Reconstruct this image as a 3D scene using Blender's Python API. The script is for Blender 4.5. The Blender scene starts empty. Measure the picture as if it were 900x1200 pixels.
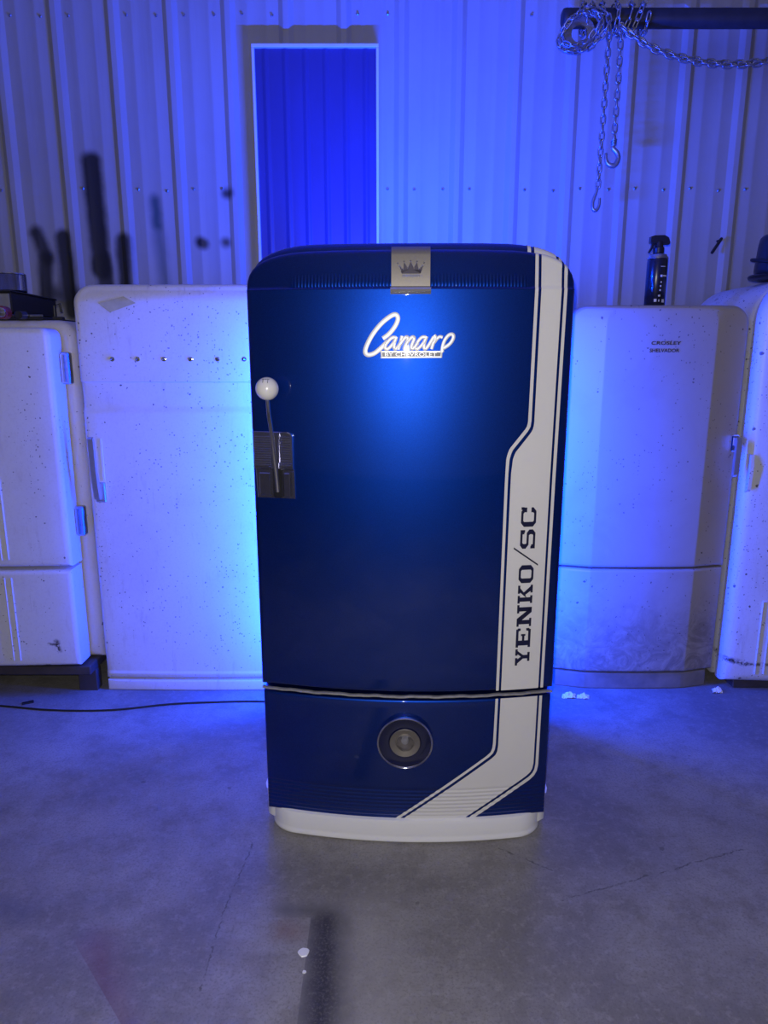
import bpy, math, random
from mathutils import Matrix, Vector, Quaternion
random.seed(7)
PI = math.pi
scene = bpy.context.scene
COL = scene.collection

# ------------------------------------------------------------------ camera, world, lights, exposure
CAM_H = 1.258
cam = bpy.data.cameras.new('camera')
cam.sensor_fit = 'HORIZONTAL'; cam.sensor_width = 36.0; cam.lens = 820.0 / 900.0 * 36.0
cam.clip_start = 0.02; cam.clip_end = 60
cam_o = bpy.data.objects.new('camera', cam); COL.objects.link(cam_o)
cam_o.location = (0, 0, CAM_H); cam_o.rotation_euler = (math.radians(90 - 12.5), 0, 0)
scene.camera = cam_o

world = bpy.data.worlds.new('world'); scene.world = world; world.use_nodes = True
bg = world.node_tree.nodes['Background']
bg.inputs[0].default_value = (0.55, 0.55, 0.8, 1); bg.inputs[1].default_value = 0.006

# the phone's flash, right beside the lens
fl = bpy.data.lights.new('phone_flash', 'POINT'); fl.energy = 60; fl.shadow_soft_size = 0.006; fl.color = (1.0, 0.965, 0.93)
fl_o = bpy.data.objects.new('phone_flash', fl); COL.objects.link(fl_o); fl_o.location = (-0.012, 0.01, CAM_H + 0.035)

# blue led tape round the rear edge of the navy refrigerator (built with it) is the other light in the shop
LED_STRENGTH = 1120.0
LED_TOP_STRENGTH = 5300.0
LED_COLOR = (0.001, 0.045, 1.0)

vs = scene.view_settings
vs.view_transform = 'Standard'; vs.look = 'None'; vs.exposure = 0.0; vs.gamma = 1.0; vs.use_curve_mapping = False

# ------------------------------------------------------------------ material helpers
def newmat(name):
    m = bpy.data.materials.new(name); m.use_nodes = True
    nt = m.node_tree; b = nt.nodes['Principled BSDF']
    return m, nt, b
def N(nt, typ, **kw):
    n = nt.nodes.new(typ)
    for k, v in kw.items(): setattr(n, k, v)
    return n
def setin(n, **kw):
    for k, v in kw.items():
        n.inputs[k].default_value = v
def math_n(nt, op, a, b=None, clamp=False):
    n = N(nt, 'ShaderNodeMath', operation=op, use_clamp=clamp)
    for i, v in enumerate((a, b)):
        if v is None: continue
        if isinstance(v, (int, float)): n.inputs[i].default_value = v
        else: nt.links.new(v, n.inputs[i])
    return n.outputs[0]
def mixc(nt, fac, a, b, blend='MIX'):
    n = N(nt, 'ShaderNodeMix', data_type='RGBA', blend_type=blend)
    for sock, v in ((n.inputs['Factor'], fac), (n.inputs['A'], a), (n.inputs['B'], b)):
        if isinstance(v, (int, float)): sock.default_value = v
        elif isinstance(v, tuple): sock.default_value = v if len(v) == 4 else (*v, 1)
        else: nt.links.new(v, sock)
    return n.outputs['Result']
def noise(nt, vec, scale, detail=4, rough=0.6, dist=0.0):
    n = N(nt, 'ShaderNodeTexNoise'); setin(n, Scale=scale, Detail=detail, Roughness=rough, Distortion=dist)
    if vec is not None: nt.links.new(vec, n.inputs['Vector'])
    return n.outputs['Fac']
def ramp(nt, fac, lo, hi, smooth=True):
    n = N(nt, 'ShaderNodeMapRange', interpolation_type='SMOOTHSTEP' if smooth else 'LINEAR')
    n.inputs['From Min'].default_value = lo; n.inputs['From Max'].default_value = hi
    nt.links.new(fac, n.inputs['Value'])
    return n.outputs['Result']
def vmath(nt, op, a, b=None):
    n = N(nt, 'ShaderNodeVectorMath', operation=op)
    for i, v in enumerate((a, b)):
        if v is None: continue
        if isinstance(v, (int, float)): n.inputs['Scale'].default_value = v
        elif isinstance(v, tuple): n.inputs[i].default_value = v
        else: nt.links.new(v, n.inputs[i])
    return n
def capsule(nt, P, a, b, r, soft):
    """mask of a soft capsule-shaped mark; P already flattened to the plane"""
    ba = tuple(b[i] - a[i] for i in range(3)); L2 = max(1e-9, sum(c * c for c in ba))
    pa = vmath(nt, 'SUBTRACT', P, tuple(a)).outputs[0]
    dt = vmath(nt, 'DOT_PRODUCT', pa, ba).outputs['Value']
    hcl = math_n(nt, 'DIVIDE', dt, L2, clamp=True)
    sc = vmath(nt, 'SCALE', ba, None); nt.links.new(hcl, sc.inputs['Scale'])
    df = vmath(nt, 'SUBTRACT', pa, sc.outputs[0]).outputs[0]
    d = vmath(nt, 'LENGTH', df).outputs['Value']
    return ramp(nt, d, r + soft, r - soft)
def bump(nt, b, h, strength, dist=0.002):
    n = N(nt, 'ShaderNodeBump'); n.inputs['Strength'].default_value = strength; n.inputs['Distance'].default_value = dist
    nt.links.new(h, n.inputs['Height']); nt.links.new(n.outputs[0], b.inputs['Normal'])
def coords(nt, kind='Object'):
    return N(nt, 'ShaderNodeTexCoord').outputs[kind]
def position(nt):
    return N(nt, 'ShaderNodeNewGeometry').outputs['Position']

def simple(name, col, rough=0.5, metal=0.0, coat=0.0, var=0.06, scale=30.0, coat_rough=0.03, bmp=0.0):
    m, nt, b = newmat(name)
    f = noise(nt, coords(nt), scale)
    dark = tuple(c * (1 - 2 * var) for c in col); lite = tuple(min(1, c * (1 + 2 * var)) for c in col)
    nt.links.new(mixc(nt, f, dark, lite), b.inputs['Base Color'])
    setin(b, Roughness=rough, Metallic=metal); b.inputs['Coat Weight'].default_value = coat
    b.inputs['Coat Roughness'].default_value = coat_rough
    if bmp: bump(nt, b, f, bmp)
    return m

def enamel(name, col, chips=0.5, grime=0.3, rough=0.45, tint=(0.42, 0.36, 0.28), marks=(), chip_scale=34.0, low=None):
    """old painted steel: stains, scuffs, chips down to dark metal; marks are (x0,z0,x1,z1,r,soft,strength)"""
    m, nt, b = newmat(name)
    P = coords(nt)
    st = vmath(nt, 'MULTIPLY', P, (1.0, 1.0, 0.22)).outputs[0]
    n1 = noise(nt, P, 3.0, 5, 0.6, 0.6); n2 = noise(nt, st, 26.0, 4, 0.7)
    fine = noise(nt, P, 120.0, 3, 0.6)
    c = mixc(nt, math_n(nt, 'MULTIPLY', ramp(nt, n1, 0.42, 0.75), grime), col, tuple(x * y for x, y in zip(col, (0.8, 0.74, 0.66))))
    c = mixc(nt, math_n(nt, 'MULTIPLY', ramp(nt, n2, 0.55, 0.8), grime), c, tint)
    c = mixc(nt, math_n(nt, 'MULTIPLY', ramp(nt, fine, 0.45, 0.8), 0.18), c, tint)
    if low is not None:
        z = N(nt, 'ShaderNodeSeparateXYZ'); nt.links.new(P, z.inputs[0])
        zz = math_n(nt, 'ADD', z.outputs['Z'], math_n(nt, 'MULTIPLY', noise(nt, P, 6.0, 5, 0.7), 0.5))
        lo = ramp(nt, zz, low + 0.26, low - 0.12)
        swirl = noise(nt, P, 13.0, 6, 0.75, 1.6)
        c = mixc(nt, math_n(nt, 'MULTIPLY', lo, ramp(nt, swirl, 0.3, 0.62)), c, tuple(x * 0.5 for x in col))
    vo = N(nt, 'ShaderNodeTexVoronoi', feature='F1'); vo.inputs['Scale'].default_value = chip_scale
    wob = N(nt, 'ShaderNodeTexNoise'); setin(wob, Scale=60.0, Detail=3.0)
    nt.links.new(P, wob.inputs['Vector'])
    pv = vmath(nt, 'ADD', P, vmath(nt, 'SCALE', wob.outputs['Color'], 0.012).outputs[0]).outputs[0]
    nt.links.new(pv, vo.inputs['Vector'])
    sep = N(nt, 'ShaderNodeSeparateColor'); nt.links.new(vo.outputs['Color'], sep.inputs[0])
    patch = ramp(nt, noise(nt, P, 4.5, 3, 0.5), 0.42, 0.62)
    gate = math_n(nt, 'GREATER_THAN', math_n(nt, 'ADD', sep.outputs[0], math_n(nt, 'MULTIPLY', patch, 0.35)), 1.14 - 0.42 * chips)
    size = math_n(nt, 'MULTIPLY', sep.outputs[1], 0.22)
    chip = math_n(nt, 'MULTIPLY', math_n(nt, 'LESS_THAN', vo.outputs['Distance'], size), gate)
    c = mixc(nt, math_n(nt, 'MULTIPLY', chip, 0.85), c, (0.05, 0.035, 0.03))
    v2 = N(nt, 'ShaderNodeTexVoronoi', feature='F1'); v2.inputs['Scale'].default_value = 125.0; nt.links.new(pv, v2.inputs['Vector'])
    s2 = N(nt, 'ShaderNodeSeparateColor'); nt.links.new(v2.outputs['Color'], s2.inputs[0])
    pt2 = ramp(nt, noise(nt, P, 2.6, 4, 0.6), 0.40, 0.66)
    g2 = math_n(nt, 'GREATER_THAN', math_n(nt, 'ADD', s2.outputs[0], math_n(nt, 'MULTIPLY', pt2, 0.3)), 1.20 - 0.4 * chips)
    sp = math_n(nt, 'MULTIPLY', math_n(nt, 'LESS_THAN', v2.outputs['Distance'], math_n(nt, 'MULTIPLY', s2.outputs[1], 0.36)), g2)
    c = mixc(nt, math_n(nt, 'MULTIPLY', sp, 0.7), c, (0.06, 0.05, 0.05))
    sv = vmath(nt, 'MULTIPLY', P, (30.0, 30.0, 1.6)).outputs[0]
    scr = ramp(nt, noise(nt, sv, 3.0, 2, 0.5), 0.70, 0.78)
    c = mixc(nt, math_n(nt, 'MULTIPLY', scr, 0.22 * min(1.0, grime * 3)), c, (0.25, 0.22, 0.21))
    flat = vmath(nt, 'MULTIPLY', pv, (1, 0, 1)).outputs[0]
    rag = ramp(nt, noise(nt, P, 70.0, 4, 0.7), 0.38, 0.55)
    for (x0, z0, x1, z1, r, soft, s) in marks:
        mk = capsule(nt, flat, (x0, 0, z0), (x1, 0, z1), r, soft)
        mk = math_n(nt, 'MULTIPLY', math_n(nt, 'MULTIPLY', mk, rag), s)
        c = mixc(nt, mk, c, (0.03, 0.022, 0.02))
    nt.links.new(c, b.inputs['Base Color'])
    setin(b, Roughness=rough)
    bump(nt, b, noise(nt, P, 55.0, 4, 0.6), 0.12, 0.0015)
    return m

# car paint: dark metallic blue under clear coat
def car_paint():
    m, nt, b = newmat('metallic blue car paint')
    P = coords(nt)
    fk = N(nt, 'ShaderNodeTexVoronoi', feature='F1'); fk.inputs['Scale'].default_value = 900.0
    nt.links.new(P, fk.inputs['Vector'])
    s = N(nt, 'ShaderNodeSeparateColor'); nt.links.new(fk.outputs['Color'], s.inputs[0])
    c = mixc(nt, s.outputs[0], (0.0012, 0.026, 0.235), (0.0018, 0.037, 0.30))
    nt.links.new(c, b.inputs['Base Color'])
    setin(b, Metallic=0.96, Roughness=0.41)
    b.inputs['Coat Weight'].default_value = 1.0; b.inputs['Coat Roughness'].default_value = 0.025
    return m
M = {}
M['blue'] = car_paint()
M['vinyl'] = simple('white stripe vinyl', (0.76, 0.745, 0.735), 0.42, var=0.01, scale=9)
M['navy'] = simple('navy lettering vinyl', (0.010, 0.011, 0.045), 0.35, var=0.05)
M['gloss_white'] = simple('gloss white paint', (0.86, 0.855, 0.85), 0.3, coat=0.8, var=0.01, scale=8)
M['knob_white'] = simple('white phenolic', (0.8, 0.78, 0.75), 0.25, coat=0.5, var=0.015, scale=12)
M['chrome'] = simple('polished chrome', (0.78, 0.78, 0.8), 0.1, 1.0, var=0.02, scale=60)
M['chrome_dull'] = simple('tarnished chrome', (0.5, 0.5, 0.52), 0.3, 1.0, var=0.15, scale=60)
M['satin_bright'] = simple('aluminium reflector', (0.34, 0.31, 0.27), 0.42, 0.85, var=0.06, scale=150)
M['lamp_paint'] = simple('dark glossy lamp dish', (0.004, 0.006, 0.042), 0.2, coat=0.8, var=0.1)
M['plate_chrome'] = simple('brushed chrome', (0.46, 0.46, 0.56), 0.15, 0.97, var=0.06, scale=90)
M['chrome_bar'] = simple('scratched chrome bar', (0.55, 0.55, 0.57), 0.36, 0.8, var=0.08, scale=70)
M['seam'] = simple('worn bright seam strip', (0.42, 0.41, 0.42), 0.5, 0.55, var=0.25, scale=70)
M['satin'] = simple('satin nickel', (0.30, 0.275, 0.25), 0.5, 0.8, var=0.05, scale=220)
M['emblem'] = simple('bright white emblem metal', (0.97, 0.97, 0.97), 0.5, 0.4, coat=1.0, var=0.01)
M['crown_dark'] = simple('violet grey enamel infill', (0.05, 0.04, 0.075), 0.5, var=0.08)
M['rubber'] = simple('black rubber', (0.012, 0.012, 0.013), 0.6, var=0.2)
M['black_plastic'] = simple('black plastic', (0.014, 0.014, 0.017), 0.32, var=0.15, scale=50)
M['dark_steel'] = simple('dark painted steel', (0.022, 0.022, 0.026), 0.5, var=0.3, scale=18)
M['chain'] = simple('galvanised chain steel', (0.36, 0.36, 0.38), 0.4, 0.85, var=0.25, scale=90)
M['dark_base'] = simple('dark worn base paint', (0.055, 0.045, 0.042), 0.6, var=0.3, scale=14)
M['alu'] = simple('worn aluminium', (0.55, 0.55, 0.55), 0.35, 0.8, var=0.12, scale=40)
M['red'] = simple('red plastic rim', (0.20, 0.035, 0.06), 0.35, var=0.1)
M['paper'] = simple('white paper', (0.78, 0.77, 0.74), 0.8, var=0.04)
M['tape'] = simple('yellowed masking tape', (0.50, 0.46, 0.28), 0.75, var=0.12, scale=40)
M['trim_white'] = simple('white painted trim', (0.66, 0.66, 0.68), 0.5, var=0.06, scale=20)
M['skirt_c'] = simple('dark beige base paint', (0.20, 0.185, 0.17), 0.6, var=0.25, scale=16)
M['bottle'] = simple('dark blue black bottle plastic', (0.012, 0.013, 0.022), 0.25, coat=0.4, var=0.1)
M['label_white'] = simple('white label print', (0.7, 0.7, 0.72), 0.5, var=0.03)

def glass_mat():
    m, nt, b = newmat('clear lens glass')
    setin(b, Roughness=0.03, IOR=1.45); b.inputs['Transmission Weight'].default_value = 1.0
    nt.links.new(mixc(nt, noise(nt, coords(nt), 40), (0.93, 0.93, 0.93), (1, 1, 1)), b.inputs['Base Color'])
    return m
M['glass'] = glass_mat()
def led_mat(strength):
    m, nt, b = newmat('blue led tape')
    em = N(nt, 'ShaderNodeEmission'); em.inputs[0].default_value = (*LED_COLOR, 1); em.inputs[1].default_value = strength
    nt.links.new(em.outputs[0], nt.nodes['Material Output'].inputs['Surface'])
    return m
M['led'] = led_mat(LED_STRENGTH); M['led_top'] = led_mat(LED_TOP_STRENGTH)

def wall_mat():
    m, nt, b = newmat('white ribbed steel siding')
    P = position(nt)
    st = vmath(nt, 'MULTIPLY', P, (1, 1, 0.06)).outputs[0]
    n1 = noise(nt, st, 22.0, 4, 0.65); n2 = noise(nt, P, 2.2, 4, 0.6)
    c = mixc(nt, math_n(nt, 'MULTIPLY', ramp(nt, n1, 0.45, 0.8), 0.35), (0.36, 0.355, 0.35), (0.27, 0.25, 0.235))
    c = mixc(nt, math_n(nt, 'MULTIPLY', ramp(nt, n2, 0.4, 0.75), 0.3), c, (0.27, 0.255, 0.245))
    wob = N(nt, 'ShaderNodeTexNoise'); setin(wob, Scale=14.0, Detail=4.0); nt.links.new(P, wob.inputs['Vector'])
    pv = vmath(nt, 'ADD', P, vmath(nt, 'SCALE', vmath(nt, 'SUBTRACT', wob.outputs['Color'], (0.5, 0.5, 0.5)).outputs[0], 0.018).outputs[0]).outputs[0]
    flat = vmath(nt, 'MULTIPLY', pv, (1, 0, 1)).outputs[0]
    # sprayed paint test marks
    K = (0.012, 0.012, 0.015); T = (0.02, 0.07, 0.09)
    for (x0, z0, x1, z1, r, soft, s, kc) in [
        (-1.205, 2.04, -1.196, 1.62, 0.040, 0.020, 0.98, K), (-1.187, 1.66, -1.183, 1.48, 0.036, 0.018, 0.9, K),
        (-1.458, 1.765, -1.425, 1.665, 0.028, 0.020, 0.92, K), (-1.430, 1.665, -1.452, 1.40, 0.030, 0.018, 0.94, K),
        (-1.347, 1.745, -1.335, 1.45, 0.036, 0.018, 0.96, K), (-1.095, 1.732, -1.10, 1.45, 0.034, 0.018, 0.95, K),
        (-1.40, 1.52, -1.30, 1.50, 0.035, 0.035, 0.75, K), (-1.15, 1.50, -1.0, 1.49, 0.02, 0.05, 0.6, K),
        (-0.952, 1.89, -0.947, 1.80, 0.022, 0.022, 0.88, T), (-0.945, 1.76, -0.93, 1.56, 0.022, 0.03, 0.55, T),
        (-0.769, 1.726, -0.763, 1.724, 0.024, 0.016, 0.97, K), (-0.666, 1.726, -0.664, 1.726, 0.018, 0.018, 0.9, K),
        (-0.653, 1.922, -0.645, 1.92, 0.020, 0.018, 0.9, K)]:
        c = mixc(nt, math_n(nt, 'MULTIPLY', capsule(nt, flat, (x0, 0, z0), (x1, 0, z1), r, soft), s), c, kc)
    # brownish shadow patches under the hoist arm, painted into the siding colour
    arm_shade = capsule(nt, flat, (1.15, 0, 2.42), (2.2, 0, 2.42), 0.10, 0.12)
    c = mixc(nt, math_n(nt, 'MULTIPLY', arm_shade, math_n(nt, 'MULTIPLY', n2, 0.7)), c, (0.15, 0.13, 0.11))
    nt.links.new(c, b.inputs['Base Color'])
    setin(b, Roughness=0.48)
    bump(nt, b, noise(nt, st, 60.0, 3, 0.5), 0.08, 0.001)
    return m
M['wall'] = wall_mat()

def pane_mat():
    m, nt, b = newmat('blue tinted ribbed window sheet')
    st = vmath(nt, 'MULTIPLY', coords(nt), (1, 1, 0.2)).outputs[0]
    nt.links.new(mixc(nt, noise(nt, st, 12), (0.030, 0.030, 0.115), (0.042, 0.044, 0.165)), b.inputs['Base Color'])
    setin(b, Roughness=0.38)
    return m
M['pane'] = pane_mat()

def floor_mat():
    m, nt, b = newmat('stained concrete floor')
    P = position(nt)
    n1 = noise(nt, P, 1.6, 6, 0.62, 0.5); n2 = noise(nt, P, 9.0, 6, 0.7); n3 = noise(nt, P, 160.0, 3, 0.7); n4 = noise(nt, P, 45.0, 4, 0.7)
    c = mixc(nt, ramp(nt, n1, 0.3, 0.7), (0.17, 0.158, 0.147), (0.34, 0.322, 0.302))
    c = mixc(nt, math_n(nt, 'MULTIPLY', ramp(nt, n2, 0.42, 0.68), 0.6), c, (0.17, 0.155, 0.14))
    c = mixc(nt, math_n(nt, 'MULTIPLY', ramp(nt, n4, 0.48, 0.7), 0.42), c, (0.36, 0.345, 0.32))
    c = mixc(nt, math_n(nt, 'MULTIPLY', ramp(nt, n3, 0.48, 0.66), 0.5), c, (0.13, 0.12, 0.11))
    wob = N(nt, 'ShaderNodeTexNoise'); setin(wob, Scale=22.0, Detail=5.0, Roughness=0.7); nt.links.new(P, wob.inputs['Vector'])
    pv = vmath(nt, 'ADD', P, vmath(nt, 'SCALE', vmath(nt, 'SUBTRACT', wob.outputs['Color'], (0.5, 0.5, 0.5)).outputs[0], 0.03).outputs[0]).outputs[0]
    flat = vmath(nt, 'MULTIPLY', pv, (1, 1, 0)).outputs[0]
    hard = vmath(nt, 'MULTIPLY', P, (1, 1, 0)).outputs[0]
    sx = N(nt, 'ShaderNodeSeparateXYZ'); nt.links.new(hard, sx.inputs[0])
    # dark overspray left around a board that lay here: crisp left and top edge, soft right
    blk = math_n(nt, 'MAXIMUM', capsule(nt, flat, (-0.130, 1.35, 0), (-0.112, 0.9, 0), 0.042, 0.045), math_n(nt, 'MULTIPLY', capsule(nt, flat, (-0.24, 1.395, 0), (-0.13, 1.385, 0), 0.012, 0.04), 0.7))
    board = math_n(nt, 'MULTIPLY', math_n(nt, 'LESS_THAN', sx.outputs[0], -0.168), math_n(nt, 'LESS_THAN', sx.outputs[1], 1.368))
    blk = math_n(nt, 'MULTIPLY', blk, math_n(nt, 'SUBTRACT', 1.0, math_n(nt, 'MULTIPLY', board, 0.93)))
    blk = math_n(nt, 'MULTIPLY', blk, ramp(nt, n3, 0.85, 0.45))
    c = mixc(nt, math_n(nt, 'MULTIPLY', blk, 0.96), c, (0.022, 0.02, 0.032))
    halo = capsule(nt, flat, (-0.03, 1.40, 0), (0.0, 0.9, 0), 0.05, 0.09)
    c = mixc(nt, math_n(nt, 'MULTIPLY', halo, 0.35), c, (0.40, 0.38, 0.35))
    rust = capsule(nt, flat, (-0.225, 1.33, 0), (-0.205, 1.325, 0), 0.02, 0.03)
    c = mixc(nt, math_n(nt, 'MULTIPLY', rust, 0.55), c, (0.20, 0.11, 0.07))
    # maroon overspray along another masked edge
    mar = math_n(nt, 'MULTIPLY', capsule(nt, flat, (-0.63, 1.29, 0), (-0.44, 0.95, 0), 0.03, 0.055),
                 math_n(nt, 'GREATER_THAN', math_n(nt, 'ADD', math_n(nt, 'MULTIPLY', sx.outputs[0], 1.0), math_n(nt, 'MULTIPLY', sx.outputs[1], 0.9)), 0.487))
    c = mixc(nt, math_n(nt, 'MULTIPLY', mar, 0.6), c, (0.16, 0.06, 0.07))
    teal = capsule(nt, flat, (-0.95, 1.40, 0), (-0.84, 1.38, 0), 0.02, 0.06)
    c = mixc(nt, math_n(nt, 'MULTIPLY', teal, 0.55), c, (0.07, 0.08, 0.13))
    # hairline cracks and dribbled spots
    for (a, bb) in [((-0.345, 1.62, 0), (-0.372, 1.40, 0)), ((-0.372, 1.40, 0), (-0.375, 1.18, 0)), ((0.30, 1.60, 0), (0.42, 1.52, 0)), ((0.95, 1.60, 0), (0.42, 1.42, 0))]:
        ck = math_n(nt, 'MULTIPLY', capsule(nt, flat, a, bb, 0.0016, 0.0016), ramp(nt, n4, 0.4, 0.55))
        c = mixc(nt, math_n(nt, 'MULTIPLY', ck, 0.75), c, (0.05, 0.045, 0.04))
    vo = N(nt, 'ShaderNodeTexVoronoi', feature='F1'); vo.inputs['Scale'].default_value = 11.0; nt.links.new(pv, vo.inputs['Vector'])
    s = N(nt, 'ShaderNodeSeparateColor'); nt.links.new(vo.outputs['Color'], s.inputs[0])
    spot = math_n(nt, 'MULTIPLY', math_n(nt, 'LESS_THAN', vo.outputs['Distance'], math_n(nt, 'MULTIPLY', s.outputs[1], 0.11)), math_n(nt, 'GREATER_THAN', s.outputs[0], 0.72))
    c = mixc(nt, math_n(nt, 'MULTIPLY', spot, 0.5), c, (0.07, 0.06, 0.055))
    nt.links.new(c, b.inputs['Base Color'])
    r = N(nt, 'ShaderNodeMapRange'); nt.links.new(n2, r.inputs['Value']); r.inputs['To Min'].default_value = 0.5; r.inputs['To Max'].default_value = 0.8
    nt.links.new(r.outputs[0], b.inputs['Roughness'])
    bump(nt, b, math_n(nt, 'ADD', n2, math_n(nt, 'MULTIPLY', n3, 0.35)), 0.25, 0.003)
    return m
M['floor'] = floor_mat()

M['enA'] = enamel('old white enamel with scuffs', (0.72, 0.71, 0.72), chips=0.4, grime=0.34,
                  marks=[(0.285, 0.235, 0.29, 0.20, 0.008, 0.008, 1.0), (0.255, 0.228, 0.285, 0.222, 0.004, 0.004, 0.9), (0.14, 0.137, 0.25, 0.14, 0.003, 0.003, 1.0)])
M['enAcab'] = enamel('cream enamel cabinet', (0.68, 0.645, 0.605), chips=0.35, grime=0.35)
M['enB'] = enamel('speckled white enamel', (0.74, 0.72, 0.715), chips=0.62, grime=0.42, chip_scale=46)
M['enC'] = enamel('greyed beige enamel', (0.38, 0.345, 0.32), chips=0.5, grime=0.5, low=0.45, chip_scale=40)
M['enD'] = enamel('chipped white enamel', (0.70, 0.70, 0.72), chips=1.0, grime=0.35, chip_scale=30,
                  marks=[(-0.335, 0.135, -0.27, 0.12, 0.008, 0.008, 1.0), (-0.27, 0.12, -0.1, 0.118, 0.005, 0.006, 0.9)])

# ------------------------------------------------------------------ mesh helpers
class MB:
    def __init__(s): s.v = []; s.f = []
    def add(s, vs, fs):
        o = len(s.v); s.v += [tuple(p) for p in vs]; s.f += [tuple(o + i for i in f) for f in fs]; return o
    def quad(s, a, b, c, d): s.add([a, b, c, d], [(0, 1, 2, 3)])
    def box(s, x0, x1, y0, y1, z0, z1, c=0.0):
        """box with chamfered edges"""
        if c <= 0:
            s.add([(x, y, z) for x in (x0, x1) for y in (y0, y1) for z in (z0, z1)],
                  [(0, 1, 3, 2), (4, 6, 7, 5), (0, 4, 5, 1), (2, 3, 7, 6), (0, 2, 6, 4), (1, 5, 7, 3)]); return s
        V = []; idx = {}
        X = (x0, x1); Y = (y0, y1); Z = (z0, z1); sg = (1, -1)
        for i in (0, 1):
            for j in (0, 1):
                for k in (0, 1):
                    for ax in range(3):
                        p = [X[i] + sg[i] * c, Y[j] + sg[j] * c, Z[k] + sg[k] * c]
                        p[ax] = (X[i], Y[j], Z[k])[ax]
                        idx[(i, j, k, ax)] = len(V); V.append(tuple(p))
        F = []
        for ax in range(3):
            o1, o2 = [(1, 2), (2, 0), (0, 1)][ax]
            for e in (0, 1):
                def g(a, b2):
                    t = [0, 0, 0]; t[ax] = e; t[o1] = a; t[o2] = b2; return idx[(t[0], t[1], t[2], ax)]
                q = [g(0, 0), g(1, 0), g(1, 1), g(0, 1)]
                F.append(tuple(q if e else q[::-1]))
        for ax in range(3):                                   # the 12 chamfers run along ax
            o1, o2 = [(1, 2), (2, 0), (0, 1)][ax]
            for a in (0, 1):
                for b2 in (0, 1):
                    def g(e, which):
                        t = [0, 0, 0]; t[ax] = e; t[o1] = a; t[o2] = b2; return idx[(t[0], t[1], t[2], which)]
                    q = [g(0, o1), g(1, o1), g(1, o2), g(0, o2)]
                    F.append(tuple(q if (a ^ b2) else q[::-1]))
        for i in (0, 1):
            for j in (0, 1):
                for k in (0, 1):
                    q = [idx[(i, j, k, 0)], idx[(i, j, k, 1)], idx[(i, j, k, 2)]]
                    F.append(tuple(q if (i + j + k) % 2 else q[::-1]))
        s.add(V, F); return s
    def tube(s, pts, r, n=8, closed=False, caps=True):
        pts = [Vector(p) for p in pts]; m = len(pts); rings = []
        up = None
        for i, p in enumerate(pts):
            a = pts[(i - 1) % m] if (closed or i > 0) else p; b = pts[(i + 1) % m] if (closed or i < m - 1) else p
            t = (b - a).normalized()
            if up is None: up = Vector((0, 0, 1)) if abs(t.z) < 0.9 else Vector((1, 0, 0))
            u = (up - t * up.dot(t)).normalized(); up = u; w = t.cross(u)
            rr = r[i] if isinstance(r, (list, tuple)) else r
            rings.append([p + (u * math.cos(2 * PI * k / n) + w * math.sin(2 * PI * k / n)) * rr for k in range(n)])
        V = [q for R in rings for q in R]; F = []
        for i in range(m if closed else m - 1):
            j = (i + 1) % m
            for k in range(n):
                l = (k + 1) % n; F.append((i * n + k, i * n + l, j * n + l, j * n + k))
        if caps and not closed: F.append(tuple(range(n))[::-1]); F.append(tuple((m - 1) * n + k for k in range(n)))
        s.add(V, F); return s
    def lathe(s, prof, n=24, axis='z', o=(0, 0, 0), caps=True):
        """prof = [(radius, height)], revolved about axis through o"""
        V = []; F = []
        for (r, hh) in prof:
            for k in range(n):
                a = 2 * PI * k / n; c, d = r * math.cos(a), r * math.sin(a)
                V.append({'z': (o[0] + c, o[1] + d, o[2] + hh), 'y': (o[0] + c, o[1] + hh, o[2] - d), 'x': (o[0] + hh, o[1] + c, o[2] + d)}[axis])
        m = len(prof)
        for i in range(m - 1):
            for k in range(n):
                l = (k + 1) % n; F.append((i * n + k, i * n + l, (i + 1) * n + l, (i + 1) * n + k))
        if caps: F.append(tuple(range(n))[::-1]); F.append(tuple((m - 1) * n + k for k in range(n)))
        s.add(V, F); return s
    def extrude(s, poly, x0, x1):
        """closed polygon [(y,z)] extruded along x"""
        m = len(poly)
        V = [(x0, y, z) for y, z in poly] + [(x1, y, z) for y, z in poly]
        F = [(i, (i + 1) % m, m + (i + 1) % m, m + i) for i in range(m)] + [tuple(range(m))[::-1], tuple(range(m, 2 * m))]
        s.add(V, F); return s
    def slab(s, zs, w, yf, r, yb, S, rs=4):
        """bowed front panel: rows at heights zs of half width w(z), depth yf(x,z), rounded over by r, sides back to yb"""
        nr, nc = len(zs), len(S)
        o = len(s.v)
        for z in zs:
            wz = w(z)
            for t in S: s.v.append((t * wz, yf(t * wz, z), z))
        for j in range(nr - 1):
            for i in range(nc - 1):
                a = o + j * nc + i; s.f.append((a, a + 1, a + nc + 1, a + nc))
        loop = [(0, i) for i in range(nc)] + [(j, nc - 1) for j in range(1, nr)] + [(nr - 1, i) for i in range(nc - 2, -1, -1)] + [(j, 0) for j in range(nr - 2, 0, -1)]
        ids = [o + j * nc + i for j, i in loop]; P = [s.v[k] for k in ids]; L = len(P); NRM = []
        def seg(a, b):
            dx, dz = b[0] - a[0], b[2] - a[2]; l = math.hypot(dx, dz) or 1e-9
            return (dz / l, -dx / l)
        for k in range(L):
            n1 = seg(P[k - 1], P[k]); n2 = seg(P[k], P[(k + 1) % L])
            mx, mz = n1[0] + n2[0], n1[1] + n2[1]; l = math.hypot(mx, mz) or 1e-9; mx /= l; mz /= l
            sc = 1.0 / max(0.6, mx * n1[0] + mz * n1[1]); NRM.append((mx * sc, mz * sc))
        prev = ids
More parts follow.
